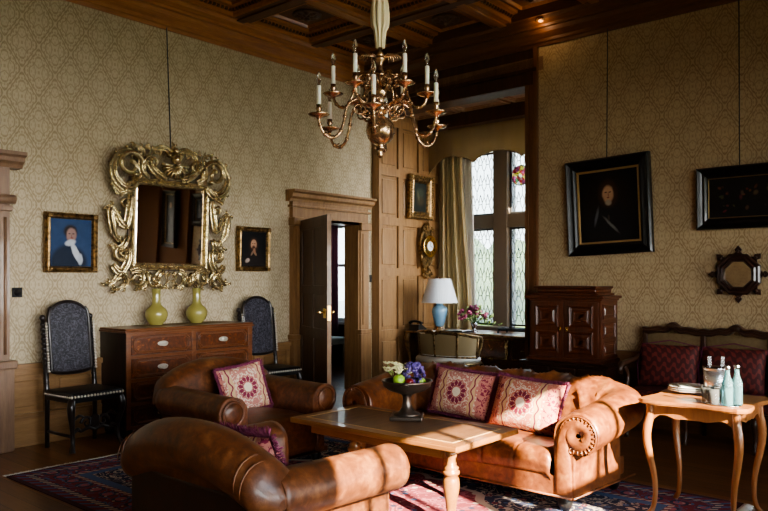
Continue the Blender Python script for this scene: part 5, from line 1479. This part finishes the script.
for a0, a1 in ((-AM, -.72), (-.72, 0), (0, .72), (.72, AM)):
    for off in (.012, -.012):
        mb.grid(lambda u, v, a0=a0, a1=a1, off=off: tub(a0 + (a1 - a0) * (.06 + .88 * u), .52 + (topz(a0 + (a1 - a0) * u) - .03 - .52) * v) + Vector((off, 0, 0)), 8, 4)
mb.build('back_upholstery', M['beige'], tc)
mb = MB(); mb.lathe([(.0, .43), (.36, .43), (.385, .455), (.37, .485), (.30, .50), (0, .505)], (.04, 0, 0), 30, squash=1.12); mb.build('seat', M['cream'], tc)
mb = MB(); mb.tube([(.04 + .37 * cos(a), .415 * sin(a), .415) for a in [2 * pi * i / 30 for i in range(30)]], .02, 7, closed=True); mb.build('seat_rail', M['gilt_dark'], tc)
for x, y in ((-.24, -.26), (-.24, .26), (.30, -.28), (.30, .28)):
    P_, R_ = catmull([(x, y, .42), (x * 1.12, y * 1.12, .34), (x, y, .15), (x * 1.12, y * 1.12, .006)], [.03, .03, .018, .02]); mb = MB(); mb.tube(P_, R_, 8); mb.build('leg', M['gilt_dark'], tc)

# ================================================================== BAY CURTAIN, VALANCE, ROUNDEL
mb = MB()
def cuf(u, v):
    z = 3.35 - 3.33 * v; sp_ = .40 + .16 * min(1, v * 1.6) ** 1.5
    return Vector((8.66 + .045 * sin(u * 44 + v * .8) + .02 * sin(u * 17) - .10 * v * (1 - u), 6.40 - sp_ * u, z))
mb.grid(cuf, 120, 24)
tag(mb.build('gold_curtain', M['curtain']), 'pale gold floor length curtain at left side of the bay window', 'curtain')
mb = MB()
mb.grid(lambda u, v: Vector((8.765 + .02 * sin(u * 38), 6.05 - .14 * u - .10 * v, 3.2 - 3.15 * v)), 40, 10)
tag(mb.build('sheer_curtain', M['sheer']), 'white sheer curtain hanging between gold curtain and window glass', 'curtain')
mb = MB()
def vaf(u, v):
    y = 6.42 - 2.3 * u
    g = abs(sin(u * 3 * pi)) ; zb = 3.07 + .13 * g ** .7 - .09 * (u < .12) * (1 - u / .12)
    return Vector((8.42 + .006 * sin(u * 60), y, 3.56 + (zb - 3.56) * v))
mb.grid(vaf, 140, 8)
mb.tube([vaf(i / 140, 1) for i in range(141)], .010, 5); mb.span((8.42, 4.12, 3.54), (8.80, 6.42, 3.57))
tag(mb.build('scalloped_valance', M['curtain_brown']), 'bronze scalloped valance across the top of the bay window', 'valance')
rd = thing('stained_glass_roundel', 'small round stained glass panel hanging in the upper window light', 'roundel', (8.80, 5.13, 2.885)); rd.rotation_euler = (0, radians(-90), 0)
def rmat():
    m = Mat('stained_glass', .2); c = m.voro(22, out='Color'); sp2 = m.nt.nodes.new('ShaderNodeSeparateColor'); m.nt.links.new(c.v, sp2.inputs[0])
    m.color(m.ramp(N(m.nt, sp2.outputs[0]), [(0, (.5, .05, .06)), (.3, (.6, .5, .1)), (.5, (.1, .3, .12)), (.7, (.8, .8, .7)), (.85, (.45, .1, .25))], True)); m.set('Transmission Weight', .75); return m.m
MB().lathe([(.135, -.003), (.135, .003), (0, .003)], n=30).build('coloured_glass', rmat(), rd)
mb = MB(); mb.tube([(.137 * cos(a), .137 * sin(a), 0) for a in [2 * pi * i / 30 for i in range(30)]], .007, 6, closed=True)
for a in (.3, 1.4, 2.4, 3.6, 5.0): mb.tube([(.04 * cos(a), .04 * sin(a), .004), (.135 * cos(a), .135 * sin(a), .004)], .003, 4)
mb.tube([(.04 * cos(a), .04 * sin(a), .004) for a in [2 * pi * i / 12 for i in range(12)]], .003, 4, closed=True); mb.build('lead_rim', M['lead'], rd)
mb = MB(); mb.tube([(.14, 0, 0), (.39, 0, 0)], .002, 4); mb.build('hanging_wire', M['lead'], rd)

# ================================================================== CHANDELIER
CH = (3.165, 2.765)
ch = thing('brass_chandelier', 'large branched brass chandelier with white candle lights and silk cover', 'chandelier', (CH[0], CH[1], 0))
def dirv(deg): a = radians(deg); return Vector((sin(a) * .654 - cos(a) * .7566, -sin(a) * .7566 - cos(a) * .654, 0))
mb = MB()
mb.lathe([(0, 2.15), (.012, 2.155), (.018, 2.172), (.010, 2.187), (.024, 2.20), (.030, 2.215), (.020, 2.228), (.05, 2.240), (.072, 2.265), (.083, 2.305), (.078, 2.345), (.055, 2.375), (.028, 2.39), (.022, 2.41), (.036, 2.425), (.04, 2.44), (.022, 2.455), (.018, 2.48), (.03, 2.50), (.045, 2.53), (.04, 2.55), (.02, 2.57), (.016, 2.60), (.032, 2.62), (.036, 2.64), (.018, 2.66), (.014, 2.70), (.03, 2.715), (.03, 2.73), (.012, 2.745), (.012, 2.80), (0, 2.80)], n=24)
mb.build('central_stem', M['brass'], ch)
mb = MB()  # spread-winged bird ornament above the stem
for s in (-1, 1):
    d = dirv(90 * s)
    for k in range(6): mb.tube([Vector((0, 0, 2.735)) + d * .02, Vector((0, 0, 2.755 - k * .002)) + d * (.045 + k * .012), Vector((0, 0, 2.70 + k * .004)) + d * (.05 + .014 * k)], [.006, .007, .003], 5)
mb.sphere((0, 0, 2.745), .022, 8, 6); mb.build('winged_finial', M['brass'], ch)
def branch(deg, path, dish_r, rr, curls):
    d = dirv(deg); V3 = lambda r_, z: d * r_ + Vector((0, 0, z))
    ar = MB(); P_, R_ = catmull([V3(*p) for p in path], rr); ar.tube(P_, R_, 8)
    for (cr, cz, q, a0, tn) in curls:
        pts = []
        for i in range(18): t = i / 17; a = a0 + tn * 2 * pi * t; w_ = q * (1 - .7 * t); pts.append(V3(cr + w_ * cos(a), cz + w_ * sin(a)))
        ar.tube(pts, [.0065 - .003 * i / 17 for i in range(18)], 6)
    for i in range(4, len(P_) - 4, 6): ar.sphere(P_[i], R_[i] * 1.6, 7, 5)
    a_ = ar.build('arm', M['brass'], ch)
    er, ez = path[-1]
    c = V3(er, ez)
    MB().lathe([(.010, -.02), (.016, -.008), (.05, 0), (.060, .008), (.057, .010), (.02, .006), (.016, .012), (.013, .03), (.019, .04), (.014, .05), (.015, .062), (0, .062)], c, 20).build('drip_pan', M['brass'], a_)
    MB().lathe([(.0125, .055), (.0125, .165), (.008, .168), (0, .168)], c, 12).build('candle_sleeve', M['candle'], a_)
    MB().lathe([(.007, .166), (.007, .178), (.0135, .196), (.0145, .208), (.010, .228), (.003, .245), (0, .247)], c, 12).build('bulb', M['glass'], a_)
for k in range(6):
    branch(-5 + 60 * k, [(.03, 2.41), (.075, 2.455), (.15, 2.475), (.205, 2.43), (.225, 2.34), (.255, 2.27), (.305, 2.245), (.35, 2.275), (.372, 2.33), (.374, 2.36)], .06, .0085, [(.135, 2.425, .045, pi / 2, 1.3), (.085, 2.40, .03, 0, -1.2), (.30, 2.26, .02, -pi / 2, .5)])
for k in range(6):
    branch(30 + 60 * k, [(.025, 2.58), (.06, 2.625), (.11, 2.63), (.145, 2.58), (.16, 2.51), (.19, 2.455), (.23, 2.445), (.26, 2.475), (.27, 2.515)], .05, .0075, [(.10, 2.59, .035, pi / 2, 1.3), (.06, 2.56, .025, 0, -1.2)])
mb = MB()
def skf(u, v):
    a = 2 * pi * u; z = 2.785 + 1.48 * v
    r_ = .018 + .020 * math.exp(-((z - 2.96) / .12) ** 2) + .012 * (z > 2.9) ; r_ += .004 * sin(a * 9 + v * 3) * (1 + (z < 3.1))
    return Vector((r_ * cos(a), r_ * sin(a), z))
mb.grid(skf, 72, 60, closed_u=True); mb.build('silk_chain_cover', M['silk'], ch)

# ================================================================== LIGHT + CAMERA
w = bpy.data.worlds.new('World'); sc.world = w; w.use_nodes = True; nt = w.node_tree
bg = nt.nodes['Background']; tc_ = nt.nodes.new('ShaderNodeTexCoord'); sx = nt.nodes.new('ShaderNodeSeparateXYZ'); cr = nt.nodes.new('ShaderNodeValToRGB')
nt.links.new(tc_.outputs['Generated'], sx.inputs[0]); nt.links.new(sx.outputs[2], cr.inputs[0])
cr.color_ramp.elements[0].color = (1.0, 1.02, 1.0, 1); cr.color_ramp.elements[1].color = (.26, .34, .46, 1); cr.color_ramp.elements[1].position = .6
nt.links.new(cr.outputs[0], bg.inputs[0]); bg.inputs[1].default_value = 27.0
def portal(loc, w_, h_, rot):
    l = bpy.data.lights.new('window_portal', 'AREA'); l.shape = 'RECTANGLE'; l.size = w_; l.size_y = h_; l.cycles.is_portal = True
    o = bpy.data.objects.new('window_portal', l); C.objects.link(o); o.location = loc; o.rotation_euler = rot
for a, b in wins: portal(((a + b) / 2, YN - .25, (WZ0 + WZ1) / 2), b - a, WZ1 - WZ0, (radians(90), 0, 0))
for a, b in lights: portal((XW + .3, (a + b) / 2, 2.05), b - a, 2.5, (0, radians(90), 0))
portal((8.15, 3.85, 2.075), 1.0, 2.4, (radians(90), 0, 0))  # sky portal of the added bay side opening
portal((9.12, 8.55, 1.57), .9, 1.66, (0, radians(90), 0))
SD = Vector((.35, .94, -.53)).normalized()
sl = bpy.data.lights.new('sun', 'SUN'); sl.energy = 54; sl.color = (1, .88, .66); sl.angle = radians(.6)
so = bpy.data.objects.new('sun', sl); C.objects.link(so); so.rotation_euler = SD.to_track_quat('-Z', 'Y').to_euler()

cam = bpy.data.cameras.new('camera'); co = bpy.data.objects.new('camera', cam); C.objects.link(co); sc.camera = co
cam.sensor_width = 36; cam.lens = 730 / 768 * 36; cam.clip_start = .05; cam.clip_end = 300
cam.shift_y = (280 - 255.5) / 768
yaw = math.atan(631 / 730)   # forward direction measured from +X
co.location = (0, 0, 1.45); co.rotation_euler = (radians(90), 0, -(pi / 2 - yaw))
sc.view_settings.view_transform = 'AgX'; sc.view_settings.look = 'AgX - Medium High Contrast'; sc.view_settings.exposure = 0.28
sc.cycles.max_bounces = 8; sc.cycles.diffuse_bounces = 4; sc.cycles.transparent_max_bounces = 12; sc.cycles.sample_clamp_indirect = 6
sc.cycles.use_denoising = True
